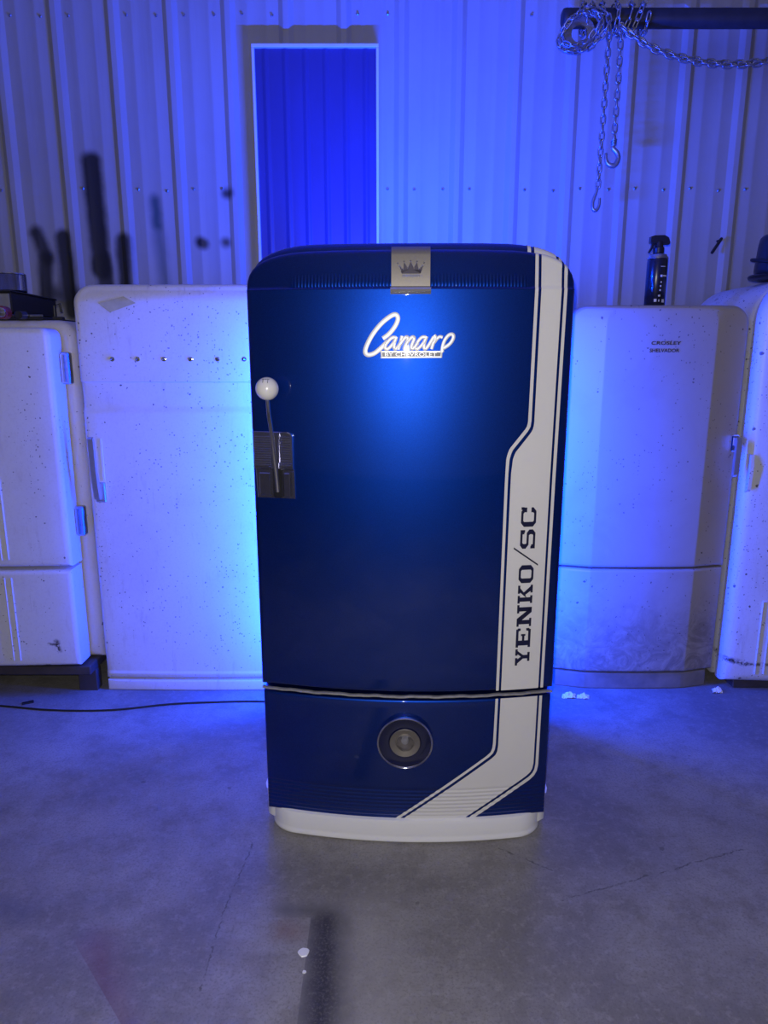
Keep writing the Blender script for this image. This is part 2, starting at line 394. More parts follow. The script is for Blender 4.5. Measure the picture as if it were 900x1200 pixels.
        for q in range(1, rs + 2):
            th = min(q, rs) / rs * PI / 2; off = r * math.sin(th); dy = r * (1 - math.cos(th))
            cur = []
            for k in range(L):
                y = P[k][1] + dy if q <= rs else yb
                s.v.append((P[k][0] + NRM[k][0] * off, y, P[k][2] + NRM[k][1] * off)); cur.append(len(s.v) - 1)
            for k in range(L):
                l = (k + 1) % L; s.f.append((prev[k], cur[k], cur[l], prev[l]))
            prev = cur
        s.f.append(tuple(prev[::-1])); return s
    def strip(s, zs, xl, xr, yf, off, n=4):
        """print laid on a bowed front between xl(z) and xr(z)"""
        o = len(s.v)
        for z in zs:
            a, b = xl(z), xr(z)
            for i in range(n + 1):
                x = a + (b - a) * i / n; s.v.append((x, yf(x, z) - off, z))
        for j in range(len(zs) - 1):
            for i in range(n):
                a = o + j * (n + 1) + i; s.f.append((a, a + 1, a + n + 2, a + n + 1))
        return s
    def build(s, name, mat, parent=None, loc=None, rotz=0.0, smooth=True, angle=35):
        me = bpy.data.meshes.new(name); me.from_pydata(s.v, [], s.f); me.update()
        if smooth:
            me.polygons.foreach_set('use_smooth', [True] * len(me.polygons)); me.set_sharp_from_angle(angle=math.radians(angle))
        if mat == 'glass':
            import bmesh
            bm = bmesh.new(); bm.from_mesh(me); bmesh.ops.recalc_face_normals(bm, faces=bm.faces); bm.to_mesh(me); bm.free()
        me.materials.append(M[mat] if isinstance(mat, str) else mat)
        ob = bpy.data.objects.new(name, me); COL.objects.link(ob)
        if parent: ob.parent = parent
        if loc: ob.location = loc
        if rotz: ob.rotation_euler = (0, 0, rotz)
        return ob
def tag(o, label, cat, group=None):
    o['label'] = label; o['category'] = cat
    if group: o['group'] = group
    return o
def empty(name, loc, rz=0.0):
    o = bpy.data.objects.new(name, None); COL.objects.link(o); o.empty_display_size = 0.1
    o.location = loc; o.rotation_euler = (0, 0, rz); return o
def lin(a, b, n): return [a + (b - a) * i / (n - 1) for i in range(n)]
def interp(pts):
    pts = sorted(pts)
    def f(z):
        if z <= pts[0][0]: return pts[0][1]
        for (z0, x0), (z1, x1) in zip(pts, pts[1:]):
            if z <= z1: return x0 + (x1 - x0) * (z - z0) / (z1 - z0 or 1e-9)
        return pts[-1][1]
    return f
def corner(hw, top, a, b, n=2.0):
    """half width over height with superelliptic top corners; also the heights to sample"""
    zs = top - b
    def w(z):
        if z <= zs: return hw
        v = min(1.0, (z - zs) / b); return hw - a + a * max(0.0, 1 - v ** n) ** (1 / n)
    return w, [zs + b * math.sin(t * PI / 2) for t in lin(0, 1, 12)]
def smooth_path(pts, k=5):
    P = [Vector(p) for p in pts]; out = []
    for i in range(len(P) - 1):
        p0 = P[max(0, i - 1)]; p1 = P[i]; p2 = P[i + 1]; p3 = P[min(len(P) - 1, i + 2)]
        for j in range(k):
            t = j / k
            out.append(0.5 * ((2 * p1) + (p2 - p0) * t + (2 * p0 - 5 * p1 + 4 * p2 - p3) * t * t + (3 * p1 - p0 - 3 * p2 + p3) * t ** 3))
    out.append(P[-1]); return out
def text_mesh(body, size=1.0, offset=0.0):
    """flat outline of a word in the built-in font: verts (x,y) and faces, lower left at 0,0, height scaled to 1"""
    cu = bpy.data.curves.new('t', 'FONT'); cu.body = body; cu.resolution_u = 3; cu.offset = offset
    ob = bpy.data.objects.new('t', cu); COL.objects.link(ob)
    dg = bpy.context.evaluated_depsgraph_get(); me = bpy.data.meshes.new_from_object(ob.evaluated_get(dg))
    V = [(v.co.x, v.co.y) for v in me.vertices]; F = [tuple(p.vertices) for p in me.polygons]
    bpy.data.objects.remove(ob); bpy.data.curves.remove(cu); bpy.data.meshes.remove(me)
    x0 = min(v[0] for v in V); x1 = max(v[0] for v in V); y0 = min(v[1] for v in V); y1 = max(v[1] for v in V)
    return [((x - x0) / (x1 - x0), (y - y0) / (y1 - y0)) for x, y in V], F

# ------------------------------------------------------------------ setting: floor and ribbed steel wall
mb = MB(); mb.add([(-4.5, -4, 0), (4.5, -4, 0), (4.5, 3.16, 0), (-4.5, 3.16, 0)], [(0, 1, 2, 3)])
fl_obj = mb.build('floor', 'floor', smooth=False); fl_obj['kind'] = 'structure'

WALL_Y = 3.12
mb = MB(); mb.box(-4.5, 4.5, WALL_Y + 0.012, WALL_Y + 0.10, 0, 3.6)
wall = mb.build('wall_back', 'wall', smooth=False); wall['kind'] = 'structure'
prof = []
for k in range(4):
    c = 0.1143 + 0.2286 * k
    for d, hgt in ((-0.030, 0), (-0.025, 0.003), (-0.013, 0.0135), (-0.010, 0.015), (0.010, 0.015), (0.013, 0.0135), (0.025, 0.003), (0.030, 0)):
        prof.append((c + d, -hgt))
    for q in (0.0762, 0.1524):
        for d, hgt in ((-0.011, 0), (-0.005, 0.0019), (0.005, 0.0019), (0.011, 0)):
            if c + q + d < 0.9144 - 0.002: prof.append((c + q + d, -hgt))
prof = sorted([(0.0, 0.0)] + prof + [(0.0381 - d, -hh) for d, hh in ((0.011, 0), (0.005, 0.0019), (-0.005, 0.0019), (-0.011, 0))] + [(0.9144, 0.0), (0.9164, 0.004)])
mb = MB(); m_ = len(prof)
mb.add([(x, y, 0.0) for x, y in prof] + [(x, y, 3.6) for x, y in prof], [(i, i + 1, m_ + i + 1, m_ + i) for i in range(m_ - 1)])
pan = None
for k in range(-5, 5):
    x0 = 0.07 - 0.1143 + 0.9144 * k
    if pan is None: pan = mb.build('panel', 'wall', wall, (x0, WALL_Y, 0), angle=20)
    else:
        p2 = pan.copy(); COL.objects.link(p2); p2.parent = wall; p2.location = (x0, WALL_Y, 0)
mb = MB()                                             # siding screws beside every rib
for k in range(-9, 10):
    for z in (1.935, 2.575):
        for d in (-0.055, 0.055):
            if random.random() < 0.6:
                mb.lathe([(0.0065, 0.0), (0.0065, -0.002), (0.004, -0.004), (0.0038, -0.007)], 6, 'y', (0.07 + 0.2286 * k + d, WALL_Y, z + random.uniform(-.006, .006)))
sc_o = mb.build('siding_screws', 'chrome_dull', wall); sc_o['kind'] = 'stuff'

# the rest of the shop shell, outside the picture
M['shop'] = simple('dull white shop lining', (0.5, 0.49, 0.47), 0.6, var=0.08, scale=3)
for nm, bx in (('wall_left', (-4.6, -4.5, -4, 3.12, 0, 3.6)), ('wall_right', (4.5, 4.6, -4, 3.12, 0, 3.6)), ('wall_front', (-4.5, 4.5, -4.1, -4, 0, 3.6)), ('ceiling', (-4.5, 4.5, -4, 3.12, 3.6, 3.7))):
    mb = MB(); mb.box(*bx); mb.build(nm, 'shop', smooth=False)['kind'] = 'structure'

# window with a ribbed tinted sheet, frame standing proud of the siding
win = empty('window_1', (-0.2685, WALL_Y, 1.45)); win['kind'] = 'structure'
fw, fh = 0.2485, 0.997
Y0, Y1 = -0.075, -0.001
mb = MB(); mb.box(-fw, fw, Y0, Y1, fh - 0.013, fh, 0.002); mb.build('frame_rail', 'trim_white', win)
mb = MB(); mb.box(-fw, fw, Y0, Y1, 0, 0.013, 0.002); mb.build('frame_rail', 'trim_white', win)
for sx in (-1, 1):
    mb = MB(); xa, xb = sorted((sx * fw, sx * (fw - 0.011))); mb.box(xa, xb, Y0, Y1, 0.0132, fh - 0.0132, 0.002); mb.build('frame_stile', 'trim_white', win)
mb = MB(); n = 160
row = []
for i in range(n + 1):
    x = -(fw - 0.011) + 2 * (fw - 0.011) * i / n
    ph = ((x / 0.079) % 1.0); hgt = 0.0035 * max(0.0, 1 - abs(ph - 0.5) / 0.16) ** 0.7
    row.append((x, -0.060 - hgt))
mb.add([(x, y, 0.0132) for x, y in row] + [(x, y, fh - 0.0132) for x, y in row], [(i, i + 1, n + 2 + i, n + 1 + i) for i in range(n)])
mb.build('pane', 'pane', win, angle=60)

# ------------------------------------------------------------------ the navy show refrigerator
R0 = empty('refrigerator', (0.057, 1.634, 0), math.radians(-1.8))
tag(R0, 'navy blue custom refrigerator with white racing stripe and white base, centre of the shop', 'refrigerator')
HW, BOW = 0.378, 0.045
r = 0.012
DTOP = 1.4937
def y_door(x, z):
    y = BOW * (x / HW) ** 2
    if z > 1.4085:
        y += 0.0035 * min(1.0, (z - 1.4085) / 0.003) + 0.5 * max(0.0, z - 1.418) ** 2 + 0.2 * max(0.0, z - 1.411)
    return y
def y_low(x, z):
    y = BOW * (x / HW) ** 2
    if 0.066 < z < 0.152: y += 0.0012 * (1 - math.cos(2 * PI * (z - 0.066) / 0.0108)) * 0.5
    return y
S = [math.copysign(abs(t) ** 0.9, t) for t in lin(-1, 1, 37)]
wd, ztop = corner(HW - r, DTOP - r, 0.19, 0.076, 3.0)
zs = lin(0.424 + r, 1.36, 24) + [1.39, 1.4035, 1.4055] + [z for z in ztop if z > 1.4056] + [1.4085, 1.4100, 1.4115]
zs = sorted(set(round(z, 5) for z in zs))
mb = MB(); mb.slab(zs, wd, y_door, r, 0.078, S)
door = mb.build('door', 'blue', R0, angle=50)
# cabinet behind, a little taller than the door
cabr = 0.022
def y_cab(x, z): return 0.062 + 0.030 * (x / HW) ** 2
wc, zct = corner(HW + 0.001 - cabr, 1.5155 - cabr, 0.185, 0.072, 2.8)
mb = MB(); mb.slab(lin(0.085 + cabr, 1.40, 10) + zct, wc, y_cab, cabr, 0.70, S)
cabinet = mb.build('cabinet', 'blue', R0, angle=50)
# lower panel with fine horizontal flutes at its foot
zl = sorted(set([round(z, 5) for z in lin(0.058 + 0.008, 0.152, 65) + lin(0.16, 0.4055 - 0.008, 14)]))
mb = MB(); mb.slab(zl, lambda z: HW - 0.004 - 0.008, y_low, 0.008, 0.1, S, 3)
low = mb.build('lower_panel', 'blue', R0, angle=60)
# bright strip in the seam
mb = MB(); xs = lin(-HW + 0.002, HW - 0.002, 60)
for i, (a, b_) in enumerate(zip(xs, xs[1:])):
    pass
def seam_pt(x, dy, z): return (x, BOW * (x / HW) ** 2 + dy, z + 0.0009 * math.sin(x * 60) + 0.0006 * math.sin(x * 143))
cs = [(0.0, 0.4115), (-0.003, 0.4125), (-0.0036, 0.4148), (-0.003, 0.4168), (0.0, 0.4178), (0.005, 0.4175), (0.005, 0.4118)]
V = [seam_pt(x, dy, z) for x in xs for dy, z in cs]; k = len(cs)
mb.add(V, [(i * k + j, (i + 1) * k + j, (i + 1) * k + (j + 1) % k, i * k + (j + 1) % k) for i in range(len(xs) - 1) for j in range(k)])
mb.build('seam_trim', 'seam', R0)

# fluted band under the top of the door
mb = MB(); nx = 560; bz = [1.4122, 1.4135, 1.424, 1.434, 1.440]; amp = [0.0, 1.0, 0.85, 0.4, 0.0]
for z, a in zip(bz, amp):
    for i in range(nx + 1):
        x = -0.275 + 0.55 * i / nx
        e = min(1.0, (0.275 - abs(x)) / 0.02)
        mb.v.append((x, y_door(x, z) - 0.0004 - 0.0009 * a * e * (0.5 - 0.5 * math.cos(2 * PI * x / 0.0078)), z))
for j in range(len(bz) - 1):
    for i in range(nx):
        a = j * (nx + 1) + i; mb.f.append((a, a + 1, a + nx + 2, a + nx + 1))
mb.build('fluted_band', 'blue', door, angle=80)

# white stripe and pinstripes, laid on the bowed front
UZ = sorted(set([round(z, 4) for z in lin(0.4275, 1.02, 20) + lin(1.02, 1.11, 16) + lin(1.11, 1.405, 8) + lin(1.4085, 1.478, 16)]))
pinLl = interp([(0.42, 0.2278), (0.977, 0.2306), (1.022, 0.2318), (1.034, 0.2345), (1.046, 0.2386), (1.0918, 0.2746), (1.1, 0.2792), (1.112, 0.2808), (1.48, 0.2842)])
pinLr = interp([(0.42, 0.2350), (0.977, 0.2378), (1.018, 0.2392), (1.030, 0.2420), (1.042, 0.2460), (1.0877, 0.2820), (1.097, 0.2868), (1.110, 0.2886), (1.48, 0.2918)])
mainL = interp([(0.42, 0.2410), (0.977, 0.2446), (1.012, 0.2458), (1.025, 0.2490), (1.037, 0.2532), (1.0836, 0.2890), (1.094, 0.2940), (1.107, 0.2956), (1.48, 0.2985)])
mainR = interp([(0.42, 0.3384), (0.974, 0.3408), (1.48, 0.3463)])
pinRl = interp([(0.42, 0.3440), (0.974, 0.3466), (1.48, 0.3525)])
pinRr = interp([(0.42, 0.3512), (0.974, 0.3545), (1.48, 0.3600)])
def ztop_at(x):
    lo, hi = DTOP - r - 0.076, DTOP - r
    for _ in range(40):
        mid = (lo + hi) / 2
        if wd(mid) >= abs(x): lo = mid
        else: hi = mid
    return lo
def rim_point(x, th, ztop, yf, rad, off):
    """point over the rounded rim at a given x: walk back along the rim normal to the inner outline"""
    rr = rad + off; xi = x
    for _ in range(12):
        e = 0.001; dz = (ztop(xi + e) - ztop(xi - e)) / (2 * e); l = math.hypot(1, dz)
        xi = 0.5 * xi + 0.5 * (x + dz / l * rr * math.sin(th))
    return (xi - dz / l * rr * math.sin(th), yf(xi, ztop(xi)) + rad - rr * math.cos(th), ztop(xi) + rr * math.sin(th) / l)
def stripe(xl, xr, zlist, yf, parent, ztop=None, off=0.0009):
    mb = MB(); n = 5
    if ztop is None: mb.strip(zlist, xl, xr, yf, off, n)
    else:
        o = len(mb.v)
        for z in zlist:
            a, b = xl(z), xr(z)
            for i in range(n + 1):
                x = a + (b - a) * i / n; zz = min(z, ztop(x)); mb.v.append((x, yf(x, zz) - off, zz))
        zx = [ztop(xl(zlist[-1]) + (xr(zlist[-1]) - xl(zlist[-1])) * i / n) for i in range(n + 1)]
        top_row = len(mb.v) // (n + 1)
        for th in (0.0, 20, 40, 60, 80):
            th = math.radians(th)
            for i in range(n + 1):
                x = xl(zlist[-1]) + (xr(zlist[-1]) - xl(zlist[-1])) * i / n
                mb.v.append(rim_point(x, th, ztop, yf, r, off))
        for j in range(top_row, top_row + 4):
            for i in range(n):
                a = j * (n + 1) + i; mb.f.append((a, a + 1, a + n + 2, a + n + 1))
        for j in range(len(zlist) - 1):
            for i in range(n):
                a = o + j * (n + 1) + i
                if mb.v[a][2] < mb.v[a + n + 1][2] - 1e-6 or mb.v[a + 1][2] < mb.v[a + n + 2][2] - 1e-6: mb.f.append((a, a + 1, a + n + 2, a + n + 1))
    return mb.build('stripe', 'vinyl', parent, angle=60)
for a, b in ((pinLl, pinLr), (mainL, mainR), (pinRl, pinRr)): stripe(a, b, UZ + [DTOP - r], y_door, door, ztop_at)
LZ = sorted(set([round(z, 5) for z in lin(0.0585, 0.152, 70) + lin(0.152, 0.29, 40) + lin(0.29, 0.405, 6)]))
lpl = interp([(0.40, 0.2276), (0.28, 0.2254), (0.265, 0.2238), (0.254, 0.2200), (0.2432, 0.2085), (0.0586, -0.0355)])
lplr = interp([(0.40, 0.2345), (0.276, 0.2325), (0.262, 0.2308), (0.2505, 0.2262), (0.2405, 0.2165), (0.0586, -0.0235)])
lml = interp([(0.40, 0.2408), (0.272, 0.2392), (0.256, 0.2375), (0.246, 0.2335), (0.236, 0.2235), (0.0586, -0.0135)])
lmr = interp([(0.40, 0.3375), (0.212, 0.3362), (0.197, 0.3338), (0.187, 0.3290), (0.1766, 0.3180), (0.0586, 0.1480)])
lpr = interp([(0.40, 0.3428), (0.209, 0.3416), (0.193, 0.3392), (0.182, 0.3335), (0.1733, 0.3248), (0.0586, 0.1575)])
lprr = interp([(0.40, 0.3502), (0.206, 0.3492), (0.189, 0.3464), (0.176, 0.3398), (0.1645, 0.3280), (0.0586, 0.1745)])
for a, b in ((lpl, lplr), (lml, lmr), (lpr, lprr)): stripe(a, b, LZ, y_low, low)
# stripe carried over the rounded rim of the cabinet
def zc_at(x):
    lo, hi = 1.5155 - cabr - 0.072, 1.5155 - cabr
    for _ in range(40):
        mid = (lo + hi) / 2
        if wc(mid) >= abs(x): lo = mid
        else: hi = mid
    return lo
for xa, xb in ((0.2715, 0.2795), (0.2875, 0.340), (0.3465, 0.354)):
    mb = MB(); n = 6; T = 7
    for i in range(n + 1):
        x = xa + (xb - xa) * i / n
        for q in range(T + 1): mb.v.append(rim_point(x, q / T * PI / 2, zc_at, y_cab, cabr, 0.0008))
        mb.v.append((mb.v[-1][0], 0.64, mb.v[-1][2]))
    T2 = T + 2
    for i in range(n):
        for q in range(T2 - 1):
            a = i * T2 + q; mb.f.append((a, a + T2, a + T2 + 1, a + 1))
    mb.build('stripe', 'vinyl', cabinet, angle=60)

# slab-serif lettering reading upwards along the stripe
def bar(x0, y0, x1, y1): return [(x0, y0), (x1, y0), (x1, y1), (x0, y1)]
G = {
 'Y': [bar(.22, 0, .82, .16), bar(.40, .1, .64, .48), [(.40, .46), (.64, .46), (.36, .86), (.08, .86)], [(.42, .44), (.64, .46), (.94, .86), (.72, .86)], bar(-.04, .84, .46, 1), bar(.62, .84, 1.04, 1)],
 'E': [bar(0, 0, .95, .17), bar(.10, 0, .36, 1), bar(0, .83, .95, 1), bar(.3, .42, .68, .58), bar(.60, .36, .70, .66), [(.84, .1), (1.0, .1), (1.0, .32), (.88, .32)], [(.84, .9), (1.0, .9), (1.0, .70), (.88, .70)]],
 'N': [bar(-.02, 0, .38, .15), bar(.09, .0, .29, 1), bar(-.02, .85, .34, 1), [(.09, 1), (.36, 1), (.91, 0), (.66, 0)], bar(.71, 0, .91, 1), bar(.62, .85, 1.02, 1)],
 'K': [bar(0, 0, .44, .15), bar(.10, 0, .34, 1), bar(0, .85, .44, 1), [(.30, .40), (.52, .50), (.92, .90), (.66, .90)], [(.42, .60), (.58, .66), (1.0, .1), (.72, .1)], bar(.56, .85, 1.02, 1), bar(.60, 0, 1.04, .15)],
}
def ring(x0, y0, x1, y1, tx, ty, c, ci, gap=None):
    o = [(x0 + c, y0), (x1 - c, y0), (x1, y0 + c), (x1, y1 - c), (x1 - c, y1), (x0 + c, y1), (x0, y1 - c), (x0, y0 + c)]
    a0, b0, a1, b1 = x0 + tx, y0 + ty, x1 - tx, y1 - ty
    i = [(a0 + ci, b0), (a1 - ci, b0), (a1, b0 + ci), (a1, b1 - ci), (a1 - ci, b1), (a0 + ci, b1), (a0, b1 - ci), (a0, b0 + ci)]
    return [[o[k], o[(k + 1) % 8], i[(k + 1) % 8], i[k]] for k in range(8) if not gap or k not in gap]
G['O'] = ring(0.02, 0, .98, 1, .25, .15, .2, .06)
G['C'] = ring(0.02, 0, 1.0, 1, .25, .15, .2, .06, gap=(2,)) + [bar(.76, .62, 1.0, .80), bar(.88, .8, 1.02, 1.0), bar(.75, .2, 1.0, .34)]
G['S'] = [bar(.18, .85, .86, 1), [(.18, 1), (.0, .84), (.25, .78), (.30, .85)], bar(0, .60, .25, .85), [(0, .62), (.25, .62), (.30, .57), (.20, .43)], bar(.2, .43, .82, .58), [(.82, .58), (1.0, .42), (.75, .36), (.70, .43)],
          bar(.75, .17, 1.0, .42), [(1.0, .18), (.82, 0), (.7, .15), (.75, .2)], bar(.14, 0, .84, .15), bar(.84, .70, .98, 1.0), bar(.76, .74, .9, .9), bar(.0, .0, .14, .30), bar(.08, .1, .22, .26)]
def letter(polys, z0, z1, xb, hgt, off=0.0017):
    mb = MB()
    for p in polys:
        sub = []
        m = len(p)
        for i in range(m):
            a, b = p[i], p[(i + 1) % m]
            for t in (0, 0.5): sub.append((a[0] + (b[0] - a[0]) * t, a[1] + (b[1] - a[1]) * t))
        area = sum(sub[i][0] * sub[(i + 1) % len(sub)][1] - sub[(i + 1) % len(sub)][0] * sub[i][1] for i in range(len(sub)))
        if area < 0: sub = sub[::-1]
        V = []
        for u, v in sub:
            x = xb - v * hgt; z = z0 + u * (z1 - z0); V.append((x, y_door(x, z) - off, z))
        mb.add(V, [tuple(range(len(V)))])
    return mb.build('letter', 'navy', door, smooth=False)
for ch, a, b in (('Y', .4955, .5362), ('E', .5425, .5935), ('N', .5995, .6545), ('K', .6595, .7055), ('O', .7115, .7595), ('S', .8005, .8485), ('C', .8545, .9035)):
    letter(G[ch], a, b, 0.3112, 0.0374)
letter([[(0, 0), (0.09, 0), (1, 1), (0.91, 1)]], .7555, .8050, 0.3215, 0.0628)

# script emblem
def ex(X): return -0.135 + X * 0.000299
def ez(Y): return 1.3858 - Y * 0.000293
mb = MB()
def script(pts, w, hgt=0.0036, taper=(1, 1)):
    pp = [(ex(p[0]), ez(p[1]), 0) for p in pts]; P = smooth_path(pp, 5); m = len(P); o = len(mb.v)
    prof_ = [(-1, 0), (-0.97, 0.85), (-0.8, 1.0), (0.8, 1.0), (0.97, 0.85), (1, 0)]; k = len(prof_)
    for i, p in enumerate(P):
        t = (P[min(m - 1, i + 1)] - P[max(0, i - 1)]).normalized(); nrm = Vector((-t.y, t.x, 0))
        f = taper[0] + (taper[1] - taper[0]) * i / (m - 1); hw_ = w * 0.000299 / 2 * f
        for a, hh in prof_:
            q = p + nrm * a * hw_; mb.v.append((q.x, y_door(q.x, q.y) - 0.0006 - hh * hgt, q.y))
    for i in range(m - 1):
        for j in range(k - 1):
            a = o + i * k + j; mb.f.append((a, a + k, a + k + 1, a + 1))
    mb.f.append(tuple(o + j for j in range(k))); mb.f.append(tuple(o + (m - 1) * k + j for j in range(k))[::-1])
script([(252, 298), (300, 262), (345, 205), (366, 152), (352, 120), (312, 130), (240, 186), (175, 265), (130, 348), (117, 400), (140, 421), (188, 408), (238, 368), (290, 318)], 36)
script([(352, 292), (325, 290), (292, 318), (268, 358), (276, 378), (300, 368), (334, 328), (356, 284)], 28)
script([(356, 284), (338, 340), (340, 374), (360, 368), (392, 318)], 28)
script([(398, 278), (388, 320), (368, 380)], 29)
script([(378, 350), (410, 302), (432, 286), (442, 300), (428, 340), (414, 380)], 28)
script([(424, 350), (456, 302), (480, 286), (490, 300), (472, 345), (470, 374), (490, 366), (520, 328)], 28)
script([(580, 288), (550, 288), (520, 318), (500, 358), (508, 378), (530, 366), (562, 328), (584, 282)], 27)
script([(584, 282), (566, 340), (568, 374), (588, 366), (620, 316), (638, 286)], 28)
script([(640, 272), (652, 292), (636, 330), (622, 378)], 27)
script([(640, 330), (662, 300), (684, 284), (704, 290)], 26)
script([(704, 400), (706, 360), (722, 310), (752, 272), (782, 268), (786, 296), (762, 336), (722, 366), (706, 368)], 28)
for a, b, w_ in (((232, 397), (710, 397), 13), ((236, 441), (700, 437), 13), ((240, 394), (244, 444), 15), ((700, 394), (696, 440), 15)):
    script([a, ((a[0] + b[0]) / 2, (a[1] + b[1]) / 2), b], w_, 0.003)
tv, tf = text_mesh('BY CHEVROLET', offset=0.0)
V = []
for u, v in tv:
    x = ex(268 + u * (662 - 268)); z = ez(431 - v * 27); V.append((x, y_door(x, z) - 0.0026, z))
mb.add(V, tf)
em = mb.build('script_emblem', 'emblem', door, angle=50); em['label'] = 'bright white raised script emblem'
mb = MB(); mb.add([(ex(X), y_door(ex(X), ez(Y)) - 0.0012, ez(Y)) for X, Y in ((238, 446), (470, 446), (700, 442), (706, 394), (470, 394), (234, 394))], [(0, 1, 2, 3, 4, 5)])
mb.build('emblem_backing', 'navy', door, smooth=False)

# crown badge over the top of the door
mb = MB(); mb.extrude([(0.05, 1.4995), (0.012, 1.4975), (0.002, 1.4935), (-0.0035, 1.487), (-0.0065, 1.478), (-0.0115, 1.411), (-0.0075, 1.409), (0.012, 1.409), (0.03, 1.47), (0.05, 1.494)][::-1], -0.0405, 0.0455)
badge = mb.build('badge_plate', 'satin', R0, angle=40); badge['label'] = 'satin metal crown badge'
mb = MB(); mb.extrude([(-0.0115, 1.4105), (-0.0165, 1.4085), (-0.019, 1.404), (-0.0175, 1.3995), (-0.0135, 1.3985), (-0.0145, 1.3965), (-0.0125, 1.394), (0.002, 1.394), (0.004, 1.4105)][::-1], -0.0425, 0.0475)
mb.build('pull_lip', 'chrome', badge, angle=30)
def bx_(X): return (440 + X / 7.5 - 481.3) * 0.00190 + 0.0025
def bz_(Y): return 1.4945 - (275 + Y / 7.5 - 289.5) * 0.00182
def by_(z): return -0.0115 + (z - 1.411) * (0.005 / 0.067) - 0.0006
mb = MB()
for tri in ([(205, 262), (258, 322), (232, 342)], [(252, 243), (285, 312), (240, 330)], [(308, 238), (340, 312), (276, 312)], [(363, 243), (382, 330), (334, 312)], [(420, 262), (392, 342), (366, 322)], [(222, 310), (402, 310), (391, 343), (233, 343)]):
    mb.add([(bx_(X), by_(bz_(Y)), bz_(Y)) for X, Y in tri], [tuple(range(len(tri)))])
mb.build('crown', 'crown_dark', badge, smooth=False)
mb = MB()
for X, Y in ((196, 252), (250, 236), (308, 232), (365, 236), (425, 250)):
    mb.lathe([(0.0019, 0.0), (0.0016, -0.001), (0.0006, -0.0014)], 10, 'y', (bx_(X), by_(bz_(Y)), bz_(Y)))
mb.box(bx_(236), bx_(388), by_(1.43) - 0.0012, by_(1.43) + 0.0004, bz_(372), bz_(351), 0.0003)
for a, b in (((196, 258), (232, 340)), ((425, 258), (394, 340)), ((203, 262), (246, 310)), ((246, 310), (251, 246)), ((251, 246), (285, 298)), ((285, 298), (307, 242)), ((309, 242), (335, 298)), ((335, 298), (363, 246)), ((363, 246), (376, 310)), ((376, 310), (420, 262))):
    mb.tube([(bx_(a[0]), by_(bz_(a[1])), bz_(a[1])), (bx_(b[0]), by_(bz_(b[1])), bz_(b[1]))], 0.0005, 4)
mb.build('crown_outline', 'chrome', badge, smooth=False)

# gear-shifter door handle at the left edge
ang = math.atan(-2 * BOW * 0.322 / HW ** 2)
px_, pz_ = -0.3215, 1.002
plate_loc = (px_, y_door(px_, pz_) - 0.001, pz_)
mb = MB(); mb.box(-0.0475, 0.0475, -0.007, 0.012, 0.002, 0.082, 0.0022)
pl = MB()                                      # upper half with one rounded top corner
arc = [(0.0475 - 0.014 + 0.014 * math.cos(t), 0.082 - 0.014 + 0.014 * math.sin(t)) for t in lin(0, PI / 2, 7)]
poly = [(-0.0505, -0.008), (0.0475, -0.008)] + arc + [(-0.0505, 0.082)]
def plate_poly(mbx, poly, y0, y1, c):
    m = len(poly); cx = sum(p[0] for p in poly) / m; cz = sum(p[1] for p in poly) / m
    def ins(p, d): 
        l = math.hypot(p[0] - cx, p[1] - cz); return (p[0] - (p[0] - cx) / l * d, p[1] - (p[1] - cz) / l * d)
    V = [(x, y0, z) for x, z in [ins(p, c) for p in poly]] + [(x, y0 + c * 0.7, z) for x, z in poly] + [(x, y1, z) for x, z in poly]
    F = [tuple(range(m))]
    for q in (0, 1):
        for i in range(m): j = (i + 1) % m; F.append((q * m + i, (q + 1) * m + i, (q + 1) * m + j, q * m + j))
    mbx.add(V, F)
plate_poly(pl, poly, -0.0075, 0.012, 0.0025)
plate_poly(pl, [(-0.0465, -0.080), (0.0505, -0.080), (0.0495, -0.0085), (-0.0485, -0.0085)], -0.0045, 0.012, 0.0025)
plate = pl.build('latch_plate', 'plate_chrome', R0, plate_loc, ang, angle=30)
mb = MB()
for i in range(13):
    z = 0.067 - i * 0.0056
    arc_ = [(-0.0072 - 0.0022 * math.sin(t), z + 0.0022 - 0.0022 * math.cos(t)) for t in lin(0, PI, 8)]
    mb.extrude(arc_[::-1], -0.0475, -0.006); mb.extrude(arc_[::-1], 0.017, 0.0445)
mb.build('plate_ribs', 'plate_chrome', plate, angle=50)['kind'] = 'stuff'
mb = MB()
mb.box(-0.040, -0.008, -0.0085, -0.0035, -0.0745, -0.0165, 0.0028); mb.box(0.0225, 0.040, -0.0085, -0.0035, -0.0765, -0.0165, 0.0024)
mb.box(0.043, 0.0475, -0.0075, -0.0035, -0.0775, -0.0125, 0.001)
mb.box(-0.013, -0.0065, -0.0105, -0.007, -0.01, -0.001, 0.001); mb.box(0.0125, 0.02, -0.0105, -0.007, -0.01, 0.008, 0.001)
mb.build('raised_boss', 'plate_chrome', plate, angle=30)
mb = MB(); mb.box(-0.003, 0.0195, -0.012, -0.0035, -0.078, -0.004, 0.003)
mb.build('lever_slot', 'black_plastic', plate)
c_, s_ = math.cos(ang), math.sin(ang)
def pl2f(x, y, z): return (plate_loc[0] + x * c_ - y * s_, plate_loc[1] + x * s_ + y * c_, plate_loc[2] + z)
lp = smooth_path([pl2f(0.010, -0.012, -0.062), pl2f(0.010, -0.018, -0.02), pl2f(0.0085, -0.026, 0.03), pl2f(0.0075, -0.034, 0.085), pl2f(0.005, -0.040, 0.125), pl2f(0.004, -0.042, 0.165)], 4)
mb = MB(); mb.tube(lp, [0.0055 - 0.001 * i / len(lp) for i in range(len(lp))], 12)
lever = mb.build('shift_lever', 'chrome', R0, angle=50)
kb = pl2f(0.0045, -0.043, 0.1845)
